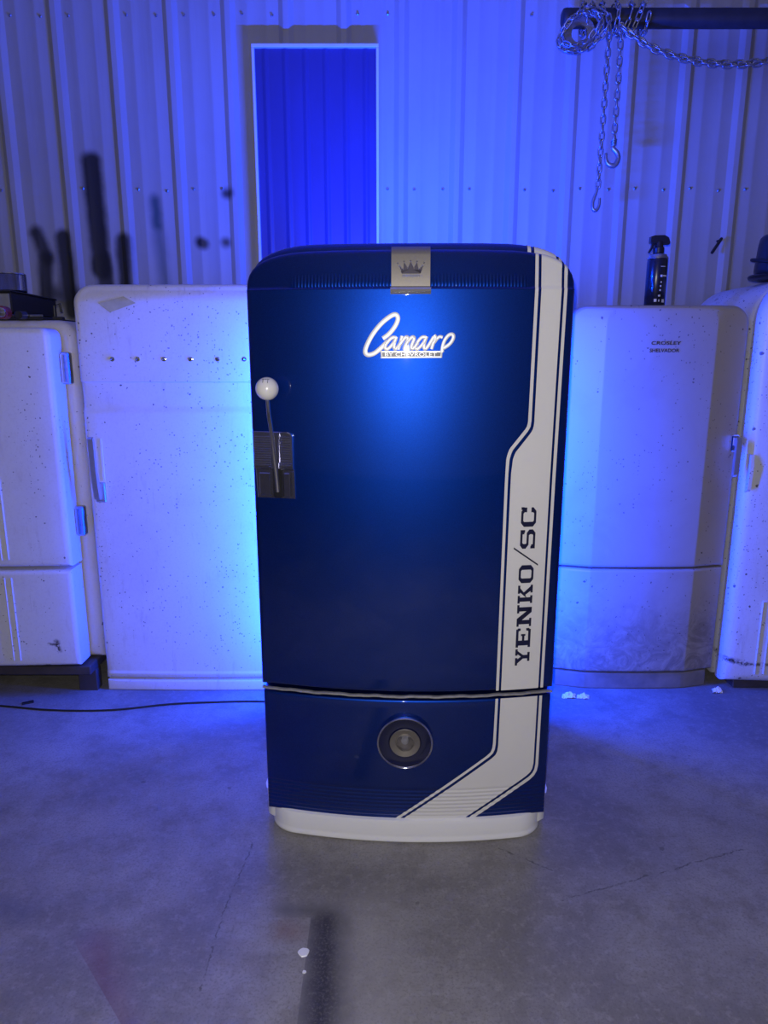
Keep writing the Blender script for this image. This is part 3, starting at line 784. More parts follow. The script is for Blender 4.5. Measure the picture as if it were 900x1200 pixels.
mb = MB(); mb.lathe([(0.0265 * math.sin(t), -0.0265 * math.cos(t)) for t in lin(0.12, PI - 0.02, 18)], 28, 'z', kb)
mb.build('shift_knob', 'knob_white', lever, angle=80)
mb = MB()                                      # shift pattern on the crown of the knob
def kp(a, b): 
    R_ = 0.02665; x = a; y = b; return (kb[0] + x, kb[1] - math.sqrt(max(0, R_ * R_ - x * x - y * y)), kb[2] + y)
for pts in ([(-0.0055, 0.0145), (-0.0055, 0.018), (-0.0055, 0.022)], [(0.0055, 0.0135), (0.0055, 0.018), (0.0055, 0.022)], [(-0.0085, 0.021), (0, 0.0215), (0.0085, 0.021)]):
    mb.tube([kp(*p) for p in pts], 0.0006, 5)
mb.build('shift_pattern', 'rubber', lever)

# round lamp low on the front
lc = (-0.003, y_low(-0.003, 0.291) - 0.0005, 0.291)
mb = MB(); n = 48
mb.lathe([(0.0665, 0.004), (0.0705, 0.0), (0.0728, -0.009), (0.0722, -0.0135), (0.070, -0.0155), (0.0675, -0.0145), (0.0660, -0.010), (0.0655, 0.0)], n, 'y', lc, False)
bez = mb.build('lamp_bezel', 'chrome', R0, angle=60)
mb = MB(); mb.lathe([(0.0665, -0.0105), (0.058, -0.0075), (0.046, -0.005), (0.0415, -0.0055), (0.0395, -0.010), (0.0385, -0.0035)], n, 'y', lc, False)
mb.build('lamp_dish', 'lamp_paint', bez, angle=40)
mb = MB(); mb.lathe([(0.0395, -0.0035), (0.0393, -0.0105), (0.038, -0.0118), (0.034, -0.0108), (0.0245, -0.0085), (0.0235, -0.0105), (0.0225, -0.0108), (0.0215, -0.008), (0.0165, -0.003), (0.0005, -0.002)], n, 'y', lc, False)
mb.build('lamp_reflector', 'satin_bright', bez, angle=40)
mb = MB(); mb.lathe([(0.0222, -0.0108), (0.0215, -0.0145), (0.015, -0.0175), (0.007, -0.019), (0.0005, -0.0193)], 32, 'y', lc)
mb.build('lamp_lens', 'glass', bez, angle=60)
mb = MB(); mb.lathe([(0.0085, -0.002), (0.008, -0.006), (0.003, -0.0085), (0.0005, -0.0088)], 24, 'y', (lc[0], lc[1], lc[2] + 0.003)); mb.box(lc[0] - 0.0025, lc[0] + 0.0025, lc[1] - 0.0085, lc[1] - 0.003, lc[2] + 0.008, lc[2] + 0.016, 0.0008)
mb.build('lamp_bulb', 'alu', bez, angle=40)

# white base: bowed kick plate in front, skirt wings round the sides
mb = MB()
def kick_half(z): return 0.3405 if z > 0.03 else 0.335
KP = [(0.0, 0.0), (-0.012, 0.001), (-0.0165, 0.006), (-0.0165, 0.011), (-0.0135, 0.0155), (-0.0125, 0.022), (-0.012, 0.055), (-0.008, 0.063), (0.0, 0.0655), (0.03, 0.066)]
xs = [0.366 * math.sin(t) for t in lin(-PI / 2, PI / 2, 61)]
k = len(KP)
for x in xs:
    e = abs(x) / 0.366
    yb = BOW * (x / HW) ** 2 + 0.055 * max(0.0, 1 - math.sqrt(max(0.0, 1 - max(0.0, (e - 0.82) / 0.18) ** 2)))
    for dy, z in KP: mb.v.append((x, yb + dy * (1.0), z))
    mb.v.append((x, 0.14, 0.066)); mb.v.append((x, 0.14, 0.0))
k += 2
for i in range(len(xs) - 1):
    for j in range(k):
        a = i * k + j; b = i * k + (j + 1) % k; mb.f.append((a, a + k, b + k, b))
mb.f.append(tuple(range(k))); mb.f.append(tuple((len(xs) - 1) * k + j for j in range(k))[::-1])
mb.build('kick_plate', 'gloss_white', R0, angle=40)
mb = MB()
# plan outline of skirt (x,y), swept with a small outward flare at the top
plan = [(-0.33, 0.055), (-0.362, 0.058), (-0.378, 0.07), (-0.384, 0.09), (-0.384, 0.69), (0.384, 0.69), (0.384, 0.09), (0.378, 0.07), (0.362, 0.058), (0.33, 0.055)]
lev = [(0.0, 0.022), (0.0, 0.06), (0.001, 0.09), (0.003, 0.1), (-0.004, 0.102)]
m = len(plan)
for d, z in lev:
    for x, y in plan: mb.v.append((x + math.copysign(d, x), y, z))
for q in range(len(lev) - 1):
    for i in range(m):
        j = (i + 1) % m; mb.f.append((q * m + i, (q + 1) * m + i, (q + 1) * m + j, q * m + j))
mb.f.append(tuple(range(m))); mb.f.append(tuple((len(lev) - 1) * m + i for i in range(m))[::-1])
mb.build('base_skirt', 'gloss_white', R0, angle=40)
for sx in (-1, 1):
    for y in (0.13, 0.64):
        mb = MB(); mb.lathe([(0.02, 0.0), (0.022, 0.004), (0.015, 0.012), (0.013, 0.022)], 14, 'z', (sx * 0.31, y, 0)); mb.build('foot', 'rubber', R0)

# blue led tape stuck round the rear edge of the cabinet, facing outwards and a little back
LA = math.radians(49)
for sx in (-1, 1):
    mb = MB(); c, d = math.cos(LA), math.sin(LA)
    X, Y, t = sx * 0.3885, 0.694, 0.006
    p0 = (X - sx * d * t, Y - c * t); p1 = (X + sx * d * t, Y + c * t) if False else (X - sx * d * t, Y + c * t)
    q0 = (X + sx * d * t, Y - c * t); q1 = (X - sx * d * t, Y + c * t)
    zz = lin(0.12, 1.38, 19)
    for z in zz: mb.v += [(q0[0], q0[1], z), (q1[0], q1[1], z)]
    mb.f = [(2 * i, 2 * i + 1, 2 * i + 3, 2 * i + 2) if sx < 0 else (2 * i, 2 * i + 2, 2 * i + 3, 2 * i + 1) for i in range(len(zz) - 1)]
    tape = mb.build('led_tape', 'led', R0, smooth=False); tape['label'] = 'glowing blue led tape'
    tx, ty = sx * d, -c; nx, ny = sx * c, d                      # along and out of the tape
    cs_ = [(X + tx * a - nx * b, Y + ty * a - ny * b) for a, b in ((0.0085, 0.0006), (-0.0085, 0.0006), (-0.0085, 0.003), (0.0085, 0.003))]
    mb = MB(); mb.v = [(x, y, z) for z in (0.11, 1.39) for x, y in cs_]
    mb.f = [(i, (i + 1) % 4, 4 + (i + 1) % 4, 4 + i) for i in range(4)] + [(0, 1, 2, 3), (7, 6, 5, 4)]
    mb.build('tape_backing', 'black_plastic', tape, smooth=False)
mb = MB(); xx = lin(-0.2, 0.2, 9)
for x in xx: mb.v += [(x, 0.681, 1.523), (x, 0.693, 1.519)]
mb.f = [(2 * i, 2 * i + 2, 2 * i + 3, 2 * i + 1) for i in range(len(xx) - 1)]
tape = mb.build('led_tape', 'led_top', R0, smooth=False); tape['label'] = 'glowing blue led tape'
mb = MB(); mb.box(-0.205, 0.205, 0.678, 0.697, 1.5155, 1.518, 0.0008); mb.build('tape_backing', 'black_plastic', tape)

# ------------------------------------------------------------------ old fridge to the left, half behind it (speckled white, latch handle)
B0 = empty('refrigerator', (-0.70, 2.492, 0)); tag(B0, 'speckled white old refrigerator with chrome latch, left of the navy one', 'refrigerator', 'old refrigerators along the wall')
hb, rb = 0.372, 0.022
def y_b(x, z):
    y = 0.008 * (x / hb) ** 2
    def st(z0, wd_): return max(0.0, min(1.0, (z - z0) / wd_))
    y += 0.010 * st(1.066, 0.02) * (1 - st(1.1695, 0.003)) if z < 1.2 else 0.0
    if z < 0.078: y -= 0.004 * (1 - st(0.072, 0.006))
    y += 0.03 * max(0.0, z - 1.44) ** 2 / 0.0036
    return y
wb, zbt = corner(hb - rb, 1.502 - rb, 0.045, 0.045, 2.0)
zs = [0.046 + rb, 0.070, 0.0725, 0.078, 0.082] + lin(0.12, 1.05, 14) + [1.06, 1.066, 1.072, 1.080, 1.086, 1.09, 1.13, 1.165, 1.1694, 1.1715, 1.173, 1.18, 1.3, 1.38, 1.42] + zbt
mb = MB(); mb.slab(sorted(set(zs)), wb, y_b, rb, 0.085, lin(-1, 1, 21)); bdoor = mb.build('door', 'enB', B0, angle=40)
mb = MB(); mb.slab(lin(0.05, 1.42, 6) + zbt, lambda z: wb(z) - 0.004, lambda x, z: 0.09, 0.02, 0.55, lin(-1, 1, 9)); mb.build('cabinet', 'enB', B0, angle=40)
mb = MB(); mb.slab([0.006, 0.02, 0.036], lambda z: hb - 0.012, lambda x, z: 0.008 * (x / hb) ** 2 - 0.004, 0.006, 0.5, lin(-1, 1, 21), 3); mb.build('base_skirt', 'enB', B0, angle=40)
for wx in (-0.946, -0.857, -0.765, -0.673, -0.579, -0.487):
    x = wx + 0.70; mb = MB(); y = y_b(x, 1.25)
    mb.lathe([(0.0085, 0.001), (0.008, -0.002), (0.0045, -0.003), (0.0042, -0.006), (0.002, -0.0075)], 12, 'y', (x, y, 1.25)); mb.build('emblem_stud', 'chrome', bdoor)
hx = -0.3225
mb = MB(); mb.box(hx - 0.022, hx + 0.014, y_b(hx, .8) - 0.012, y_b(hx, .8) + 0.006, 0.742, 0.815, 0.003); hp = mb.build('latch_base', 'chrome_bar', B0)
yh = y_b(hx, .8)
mb = MB(); mb.extrude([(yh - 0.012, 0.752), (yh - 0.026, 0.757), (yh - 0.034, 0.80), (yh - 0.04, 0.86), (yh - 0.042, 0.975), (yh - 0.034, 0.982), (yh - 0.028, 0.972), (yh - 0.026, 0.86), (yh - 0.012, 0.812)][::-1], hx - 0.021, hx - 0.002); mb.build('latch_handle', 'chrome_bar', hp, angle=40)
mb = MB(); mb.box(hx + 0.006, hx + 0.014, y_b(hx, .9) - 0.0025, y_b(hx, .9) + 0.002, 0.82, 0.975, 0.001); mb.build('latch_strip', 'enB', hp)

tp = [(-0.98, 1.438), (-0.891, 1.460), (-0.849, 1.438), (-0.942, 1.407)]
mb = MB(); V = []
def tape_y(x, z): return 2.492 + y_b(x + 0.70, z) - 0.0012
nq = 6
def bil(u, v): 
    (x0, z0), (x1, z1), (x2, z2), (x3, z3) = tp[3], tp[2], tp[1], tp[0]
    return ((1 - u) * (1 - v) * x0 + u * (1 - v) * x1 + u * v * x2 + (1 - u) * v * x3, (1 - u) * (1 - v) * z0 + u * (1 - v) * z1 + u * v * z2 + (1 - u) * v * z3)
T0 = (-0.915, 2.49, 1.435)
for off in (0.0, 0.0011):
    for j in range(nq + 1):
        for i in range(nq + 1):
            x, z = bil(i / nq, j / nq); V.append((x - T0[0], tape_y(x, z) + off - T0[1], z - T0[2]))
F = []; n1 = nq + 1; h_ = n1 * n1
for j in range(nq):
    for i in range(nq):
        a = j * n1 + i; F.append((a, a + 1, a + n1 + 1, a + n1)); F.append((h_ + a, h_ + a + n1, h_ + a + n1 + 1, h_ + a + 1))
mb.add(V, F); tag(mb.build('tape_piece', 'tape', None, T0), 'piece of yellowed masking tape stuck high on the speckled white refrigerator', 'tape')

# ------------------------------------------------------------------ far left: two-door fridge on legs
A0 = empty('refrigerator', (-1.49, 2.415, 0)); tag(A0, 'white two-door old refrigerator on dark legs at the far left', 'refrigerator', 'old refrigerators along the wall')
ha, ra = 0.36, 0.02
def y_a(x, z): return 0.014 * (x / ha) ** 2
SA = lin(-1, 1, 15)
for nm, z0, z1 in (('door', 0.516, 1.355), ('lower_door', 0.128, 0.508)):
    w_, zt_ = corner(ha - ra, z1 - ra, 0.012, 0.012, 2.0)
    rr = ra
    mb = MB(); mb.slab(sorted(set([z0 + rr] + lin(z0 + 0.06, z1 - 0.06, 6) + zt_)), (w_ if nm == 'door' else (lambda z: ha - ra)), y_a, rr if nm == 'door' else 0.016, 0.106, SA)
    d_ = mb.build(nm, 'enA', A0, angle=40)
    mb = MB()
    for xr_ in (0.118, 0.142):
        mb.tube([(xr_, y_a(xr_, 0) - 0.0005, z0 + 0.03), (xr_, y_a(xr_, 0) - 0.0005, z1 - 0.03)], 0.003, 8)
    mb.build('ridge', 'enA', d_)
wa, zat = corner(0.401 - 0.03, 1.384 - 0.03, 0.03, 0.03, 2.0)
mb = MB(); mb.slab([0.118 + 0.03] + lin(0.3, 1.28, 4) + zat, wa, lambda x, z: 0.116, 0.03, 0.63, lin(-1, 1, 9), 6); mb.build('cabinet', 'enAcab', A0, angle=40)
mb = MB(); mb.box(-0.38, 0.385, 0.03, 0.62, 0.085, 0.12, 0.004); mb.build('base_frame', 'dark_base', A0)
for sx in (-1, 1):
    for y in (0.075, 0.57):
        mb = MB(); mb.box(sx * 0.35 - 0.036, sx * 0.35 + 0.036, y, y + 0.045, 0, 0.086, 0.003); mb.build('leg', 'dark_base', A0)
for z in (1.219, 0.669):
    mb = MB(); mb.box(0.352, 0.388, 0.085, 0.118, z - 0.055, z + 0.055, 0.004); hg = mb.build('hinge', 'chrome_dull', A0)
    mb = MB(); mb.tube([(0.367, 0.082, z - 0.048), (0.367, 0.082, z + 0.048)], 0.008, 10); mb.build('hinge_pin', 'chrome_dull', hg)

# things on top of the far-left fridge
AT = 1.3852
mb = MB(); mb.box(-0.24, 0.17, -0.21, 0.21, 0, 0.010, 0.002)
o = empty('metal_tray', (-1.37, 2.76, AT)); tag(o, 'flat dark steel tray on top of the far-left refrigerator', 'tray'); mb.build('sheet', 'dark_steel', o)
mb = MB(); mb.box(-0.24, 0.17, -0.21, -0.205, 0.0105, 0.018, 0.001); mb.build('lip', 'chrome_dull', o)
bxo = empty('metal_box', (-1.44, 2.76, AT + 0.0185), math.radians(3)); tag(bxo, 'flat dark metal box with pale aluminium front under the glass jar', 'box')
mb = MB(); mb.box(-0.16, 0.115, -0.195, 0.20, 0.008, 0.078, 0.003); mb.build('body', 'dark_steel', bxo)
mb = MB(); mb.box(-0.16, 0.112, -0.203, -0.1955, 0.010, 0.072, 0.002); mb.build('front_panel', 'alu', bxo)
mb = MB(); mb.box(-0.162, 0.119, -0.204, 0.204, 0.0782, 0.084, 0.002); mb.build('lid', 'dark_steel', bxo)
for sx in (-0.13, 0.085):
    for sy in (-0.17, 0.17):
        mb = MB(); mb.lathe([(0.012, -0.0005), (0.011, 0.0082)], 12, 'z', (sx, sy, 0)); mb.build('foot', 'rubber', bxo)
jar = empty('glass_jar', (-1.375, 2.70, AT + 0.0185 + 0.0845)); tag(jar, 'small glass jar with silver rim standing on the dark metal box', 'jar')
mb = MB(); mb.lathe([(0.045, 0.0), (0.052, 0.004), (0.053, 0.06), (0.050, 0.066), (0.046, 0.066), (0.047, 0.058), (0.046, 0.008)], 28); mb.build('body', 'glass', jar, angle=50)
mb = MB(); mb.lathe([(0.0475, 0.0075), (0.0475, 0.0085)], 28); mb.build('contents', 'dark_steel', jar)
mb = MB(); V = []
mb.tube([(0.0505 * math.cos(t), 0.0505 * math.sin(t), 0.066) for t in lin(0, 2 * PI, 33)[:-1]], 0.003, 6, closed=True); mb.build('rim', 'chrome', jar)
rl = empty('marker_lamp', (-1.318, 2.50, AT)); tag(rl, 'small round marker lamp with red rim on the far-left refrigerator edge', 'lamp')
mb = MB(); mb.lathe([(0.0215, 0.0), (0.0225, 0.004), (0.0225, 0.03), (0.018, 0.034)], 24, 'y', (0, 0.0, 0.0226)); mb.build('body', 'red', rl)
mb = MB(); mb.lathe([(0.0185, 0.001), (0.0165, -0.004), (0.009, -0.007), (0.001, -0.008)], 24, 'y', (0, 0, 0.0226)); mb.build('lens', 'chrome', rl)
pp = empty('pipe_stub', (-1.26, 2.50, AT)); tag(pp, 'short dark pipe stub beside the red-rimmed marker lamp', 'pipe')
mb = MB(); mb.lathe([(0.009, 0.002), (0.0135, 0.002), (0.014, 0.0), (0.014, 0.045), (0.009, 0.045)], 18, 'y', (0, 0, 0.0142)); mb.build('tube', 'dark_steel', pp)
cl = empty('clamp_bracket', (-1.175, 2.56, AT)); tag(cl, 'small dark clamp bracket at the right end of the steel tray', 'clamp')
cl.location = (-1.158, 2.58, AT)
mb = MB(); mb.box(-0.018, 0.018, -0.012, 0.012, 0, 0.012, 0.002); mb.build('foot', 'dark_steel', cl)
mb = MB(); mb.tube([(-0.012, 0, 0.012), (-0.012, 0, 0.05), (0.008, 0, 0.056), (0.012, 0, 0.03)], 0.0045, 8); mb.build('arm', 'dark_steel', cl)

# ------------------------------------------------------------------ right: faceted beige fridge
C0 = empty('refrigerator', (0.9625, 2.492, 0)); tag(C0, 'grey-beige refrigerator with creased front right of the navy one', 'refrigerator', 'old refrigerators along the wall')
hc, rc = 0.3175, 0.018
def y_c(x, z):
    a = abs(x); y = 0.006 * (min(a, 0.192) / 0.192) ** 2
    if a > 0.192: y += (a - 0.192) * 0.27
    y += 0.9 * max(0.0, z - 1.37) ** 2
    return y
cr = 0.192 / (hc - rc)
SC = sorted([-1, -0.93, -0.84, -0.75, -cr - 0.012, -cr, -cr + 0.012] + lin(-0.5, 0.5, 9) + [cr - 0.012, cr, cr + 0.012, 0.75, 0.84, 0.93, 1])
wcf, zcf = corner(hc - rc, 1.432 - rc, 0.05, 0.05, 2.0)
mb = MB(); mb.slab(sorted(set([0.496 + 0.012] + lin(0.55, 1.36, 10) + zcf)), wcf, y_c, rc, 0.075, SC); cdoor = mb.build('door', 'enC', C0, angle=14)
mb = MB(); mb.slab(lin(0.072 + 0.012, 0.487 - 0.012, 8), lambda z: hc - 0.016, y_c, 0.010, 0.075, SC, 3); mb.build('lower_panel', 'enC', C0, angle=14)
mb = MB(); mb.slab([0.006, 0.03, 0.06], lambda z: hc - 0.03, lambda x, z: y_c(x, 0) + 0.010, 0.006, 0.5, SC, 3); mb.build('base_skirt', 'skirt_c', C0, angle=14)
mb = MB(); mb.slab(lin(0.062, 1.37, 5) + zcf, lambda z: wcf(z) + 0.004, lambda x, z: 0.078, 0.014, 0.545, lin(-1, 1, 9)); mb.build('cabinet', 'enC', C0, angle=40)
for body, z0, xa, xb in (('CROSLEY', 1.2985, -0.037, 0.0665), ('SHELVADOR', 1.2735, -0.041, 0.062)):
    tv, tf = text_mesh(body, offset=0.015); mb = MB()
    V = [(xa + u * (xb - xa), y_c(xa + u * (xb - xa), 1.3) - 0.0012, z0 + v * 0.0125) for u, v in tv]; mb.add(V, tf)
    mb.build('lettering', 'black_plastic', cdoor, smooth=False)
mb = MB(); mb.box(0.285, 0.312, 0.012, 0.045, 0.925, 0.985, 0.004); hcb = mb.build('latch_base', 'chrome', C0)
mb = MB(); mb.extrude([(0.014, 0.975), (-0.008, 0.978), (-0.014, 0.965), (-0.012, 0.845), (-0.002, 0.835), (0.004, 0.85), (0.002, 0.945), (0.014, 0.95)], 0.292, 0.307); mb.build('latch_handle', 'chrome_bar', hcb, angle=40)

# ------------------------------------------------------------------ far right: chipped white fridge with rounded shoulders
D0 = empty('refrigerator', (1.655, 2.47, 0)); tag(D0, 'chipped white round-shouldered refrigerator cut off by the right edge', 'refrigerator', 'old refrigerators along the wall')
hd, rd = 0.352, 0.035
def y_d(x, z): return 0.02 * (x / hd) ** 2 + 0.12 * max(0.0, z - 1.40) ** 2
wdd, zdd = corner(hd - rd, 1.535 - rd, 0.13, 0.12, 2.0)
mb = MB(); mb.slab(sorted(set([0.04 + 0.03] + lin(0.12, 1.36, 12) + zdd)), wdd, y_d, rd, 0.085, lin(-1, 1, 19), 5); ddoor = mb.build('door', 'enD', D0, angle=40)
mb = MB(); mb.slab(lin(0.06, 1.36, 5) + zdd, lambda z: wdd(z) + 0.002, lambda x, z: 0.094, 0.032, 0.60, lin(-1, 1, 11), 4); mb.build('cabinet', 'enD', D0, angle=40)
mb = MB(); mb.box(-0.30, 0.30, 0.04, 0.56, 0.0, 0.045, 0.004); mb.build('base_skirt', 'dark_base', D0)
mb = MB()
for xr_ in (-0.238, -0.206):
    mb.tube([(xr_, y_d(xr_, 0) - 0.0005, 0.075), (xr_, y_d(xr_, 0) - 0.0005, 0.365)], 0.0035, 8)
mb.tube([(x, y_d(x, 0) - 0.0005, 0.365) for x in lin(-0.238, 0.238, 14)], 0.0035, 8)
mb.build('ridge', 'enD', ddoor)
mb = MB(); mb.extrude([(0.03, 0.92), (0.012, 0.915), (0.006, 0.87), (0.01, 0.79), (0.03, 0.775)], -0.345, -0.332); mb.build('hinge', 'enD', D0, angle=40)

# black canister with a loose strap on top of it
bk = empty('canister', (1.475, 2.72, 1.5365)); tag(bk, 'black round canister with loose strap on the far-right refrigerator', 'canister')
mb = MB(); mb.lathe([(0.10, 0.0), (0.112, 0.004), (0.116, 0.012), (0.112, 0.018), (0.09, 0.021)], 36); mb.build('brim', 'black_plastic', bk, angle=50)
mb = MB(); mb.lathe([(0.092, 0.019), (0.097, 0.03), (0.096, 0.055), (0.090, 0.125), (0.086, 0.148), (0.076, 0.158), (0.04, 0.162)], 36); mb.build('body', 'black_plastic', bk, angle=50)
mb = MB(); mb.tube([(0.106 * math.cos(t), 0.106 * math.sin(t), 0.075 - 0.034 * (0.5 - 0.5 * math.sin(t)) + 0.012 * -math.cos(t)) for t in lin(0, 2 * PI, 41)[:-1]], 0.0065, 8, closed=True); mb.build('strap', 'rubber', bk)

# spray bottle on the beige fridge
sb = empty('spray_bottle', (0.985, 2.655, 1.4335)); tag(sb, 'dark spray bottle with black trigger on the grey-beige refrigerator', 'bottle')
mb = MB(); mb.lathe([(0.032, 0.0), (0.036, 0.004), (0.036, 0.160), (0.034, 0.170), (0.028, 0.180), (0.017, 0.188), (0.015, 0.194)], 28); mb.build('body', 'bottle', sb, angle=50)
mb = MB(); mb.lathe([(0.0362, 0.168), (0.0362, 0.171), (0.029, 0.1825), (0.0295, 0.178)], 28); mb.build('shoulder_band', 'chrome_dull', sb)
mb = MB(); mb.lathe([(0.019, 0.188), (0.0195, 0.205), (0.015, 0.21), (0.014, 0.225)], 20); mb.build('collar', 'black_plastic', sb)
mb = MB()
V = [(-0.033, 0.222), (-0.033, 0.243), (-0.02, 0.247), (0.015, 0.248), (0.03, 0.24), (0.036, 0.224), (0.034, 0.216), (0.012, 0.219), (0.012, 0.206), (-0.012, 0.206), (-0.013, 0.222)]
m = len(V); mb.add([(x, -0.011, z) for x, z in V] + [(x, 0.011, z) for x, z in V], [tuple(range(m))[::-1], tuple(range(m, 2 * m))] + [(i, (i + 1) % m, m + (i + 1) % m, m + i) for i in range(m)])
mb.build('spray_head', 'black_plastic', sb, angle=40)
V = [(-0.014, 0.222), (-0.026, 0.222), (-0.028, 0.208), (-0.037, 0.190), (-0.032, 0.188), (-0.021, 0.205)]; m = len(V)
mb = MB(); mb.add([(x, -0.005, z) for x, z in V] + [(x, 0.005, z) for x, z in V], [tuple(range(m))[::-1], tuple(range(m, 2 * m))] + [(i, (i + 1) % m, m + (i + 1) % m, m + i) for i in range(m)]); mb.build('trigger', 'black_plastic', sb)
def lab(x0, x1, z0, z1):
    mbx = MB(); n = 6
    a0, a1 = math.asin(x0 / 0.0364), math.asin(x1 / 0.0364)
    V = []
    for i in range(n + 1):
        a = a0 + (a1 - a0) * i / n; V += [(0.0364 * math.sin(a), -0.0364 * math.cos(a), z0), (0.0364 * math.sin(a), -0.0364 * math.cos(a), z1)]
    mbx.add(V, [(2 * i, 2 * i + 2, 2 * i + 3, 2 * i + 1) for i in range(n)]); mbx.build('label_print', 'label_white', sb)
for q in ((0.0, 0.018, 0.138, 0.140), (0.001, 0.009, 0.103, 0.111), (0.011, 0.026, 0.105, 0.110), (0.003, 0.008, 0.083, 0.088), (0.002, 0.0075, 0.069, 0.075), (0.001, 0.007, 0.055, 0.061), (-0.002, 0.006, 0.036, 0.042), (-0.015, -0.006, 0.018, 0.028), (0.0, 0.004, 0.018, 0.026), (0.013, 0.024, 0.016, 0.027)): lab(*q)

# ------------------------------------------------------------------ hoist arm and chains
BY, BZ, BR = 3.005, 2.515, 0.034
hb0 = empty('hoist_arm', (2.15, WALL_Y, BZ)); tag(hb0, 'dark steel hoist arm along the siding at the upper right', 'beam')
mb = MB(); mb.tube([(0.676 - 2.15, BY - WALL_Y, 0), (0.680 - 2.15, BY - WALL_Y, 0), (0.69 - 2.15, BY - WALL_Y, 0), (0.1, BY - WALL_Y, 0)], [BR * 0.7, BR * 0.93, BR, BR], 20); mb.build('arm', 'dark_steel', hb0, angle=50)
mb = MB(); mb.box(0.0, 0.09, BY - WALL_Y, -0.0205, -0.09, 0.09, 0.004); mb.build('bracket', 'dark_steel', hb0)

LINK = 0.0275                                            # pitch
mb = MB(); hl, hw2, wr = 0.0135, 0.0085, 0.0034
pts = []
for t in lin(-PI / 2, PI / 2, 5): pts.append((hl - hw2 + 0.006 + hw2 * math.cos(t) - 0.002, hw2 * math.sin(t), 0))
for t in lin(PI / 2, 3 * PI / 2, 5): pts.append((-(hl - hw2 + 0.006) + hw2 * math.cos(t) + 0.002, hw2 * math.sin(t), 0))
mb.tube(pts, wr, 6, closed=True)
link_me = None
def chain_along(parent, path, first_roll=0.0, jitter=0.12):
    """links of one chain laid along a path given in world coordinates"""
    global link_me
    P = [Vector(p) for p in path]; base = parent.location
    acc = [0.0]
    for a, b in zip(P, P[1:]): acc.append(acc[-1] + (b - a).length)
    nlk = int(acc[-1] / LINK); j = 0
    for k in range(nlk):
        d = (k + 0.5) * acc[-1] / nlk
        while acc[j + 1] < d: j += 1
        f = (d - acc[j]) / max(1e-9, acc[j + 1] - acc[j]); c = P[j].lerp(P[j + 1], f)
        t = (P[min(len(P) - 1, j + 2)] - P[max(0, j - 1)]).normalized()
        q = t.to_track_quat('X', 'Z') @ Quaternion((1, 0, 0), first_roll + (PI / 2) * (k % 2) + random.uniform(-jitter, jitter))
        if link_me is None:
            ob = mb.build('link', 'chain', parent, angle=80); link_me = ob.data
        else:
            ob = bpy.data.objects.new('link', link_me); COL.objects.link(ob); ob.parent = parent
        ob.rotation_mode = 'QUATERNION'; ob.rotation_quaternion = q; ob.location = c - base
ch = empty('chain', (0.84, BY, BZ)); tag(ch, 'chain wrapped round the hoist arm end with two hanging hooks', 'chain')
wrap = []
for i in range(6 * 16 + 1):                              # six loose turns round the arm
    t = i / 16; a = 2 * PI * t
    x = 0.735 + 0.045 * t + 0.012 * math.sin(t * 5)
    rr = BR + 0.012 + 0.008 * max(0.0, -math.sin(a))
    wrap.append((x, BY - rr * math.cos(a), BZ + rr * math.sin(a)))
chain_along(ch, wrap)
for i, (cx_, a_, b_, tl, yy) in enumerate(((0.735, 0.085, 0.052, 0.60, -0.055), (0.745, 0.098, 0.058, 0.55, -0.072), (0.728, 0.075, 0.045, 0.66, -0.088))):
    lp_ = []
    for t in lin(0, 2 * PI, 41):
        u, v = a_ * math.cos(t), b_ * math.sin(t)
        lp_.append((cx_ + u * math.cos(tl) - v * math.sin(tl), BY + yy + 0.01 * math.sin(3 * t), 2.445 + u * math.sin(tl) + v * math.cos(tl)))
    chain_along(ch, lp_, 0.4 * i, 0.3)
chain_along(ch, [(0.845, BY - 0.055, 2.475), (0.843, BY - 0.055, 2.30), (0.841, BY - 0.053, 2.10), (0.838, BY - 0.052, 1.905)], 0.15, 0.15)
chain_along(ch, [(0.888, BY - 0.055, 2.475), (0.890, BY - 0.055, 2.30), (0.888, BY - 0.053, 2.075)], 0.2, 0.15)
# long grab hook on the left end
def rel(p): return (p[0] - 0.84, p[1] - BY, p[2] - BZ)
hk = smooth_path([(0.838, BY - 0.052, 1.912), (0.832, BY - 0.052, 1.885), (0.822, BY - 0.052, 1.855), (0.823, BY - 0.054, 1.828), (0.835, BY - 0.055, 1.822), (0.846, BY - 0.054, 1.838), (0.848, BY - 0.052, 1.868)], 4)
m2 = MB(); m2.tube([rel(p) for p in hk], [0.0045 + 0.0022 * math.sin(PI * i / (len(hk) - 1)) for i in range(len(hk))], 8); m2.build('hook', 'chain', ch, angle=60)
hk = smooth_path([(0.889, BY - 0.053, 2.095), (0.890, BY - 0.053, 2.065), (0.886, BY - 0.053, 2.048), (0.904, BY - 0.054, 2.030), (0.909, BY - 0.055, 2.006), (0.896, BY - 0.056, 1.985), (0.874, BY - 0.056, 1.988), (0.862, BY - 0.055, 2.006), (0.861, BY - 0.055, 2.030)], 4)
m2 = MB(); m2.tube([rel(p) for p in hk], [0.0055 + 0.0042 * math.sin(PI * min(1.0, i / (len(hk) - 1))) for i in range(len(hk))], 10); m2.build('hook', 'chain', ch, angle=60)
m2 = MB()
for k in range(4): m2.tube([rel((0.889 + 0.010 * math.cos(t), BY - 0.053 + 0.010 * math.sin(t), 2.058 + 0.006 * k + 0.002 * math.cos(t))) for t in lin(0, 2 * PI, 13)[:-1]], 0.0024, 5, closed=True)
m2.build('hook_collar', 'chain', ch)
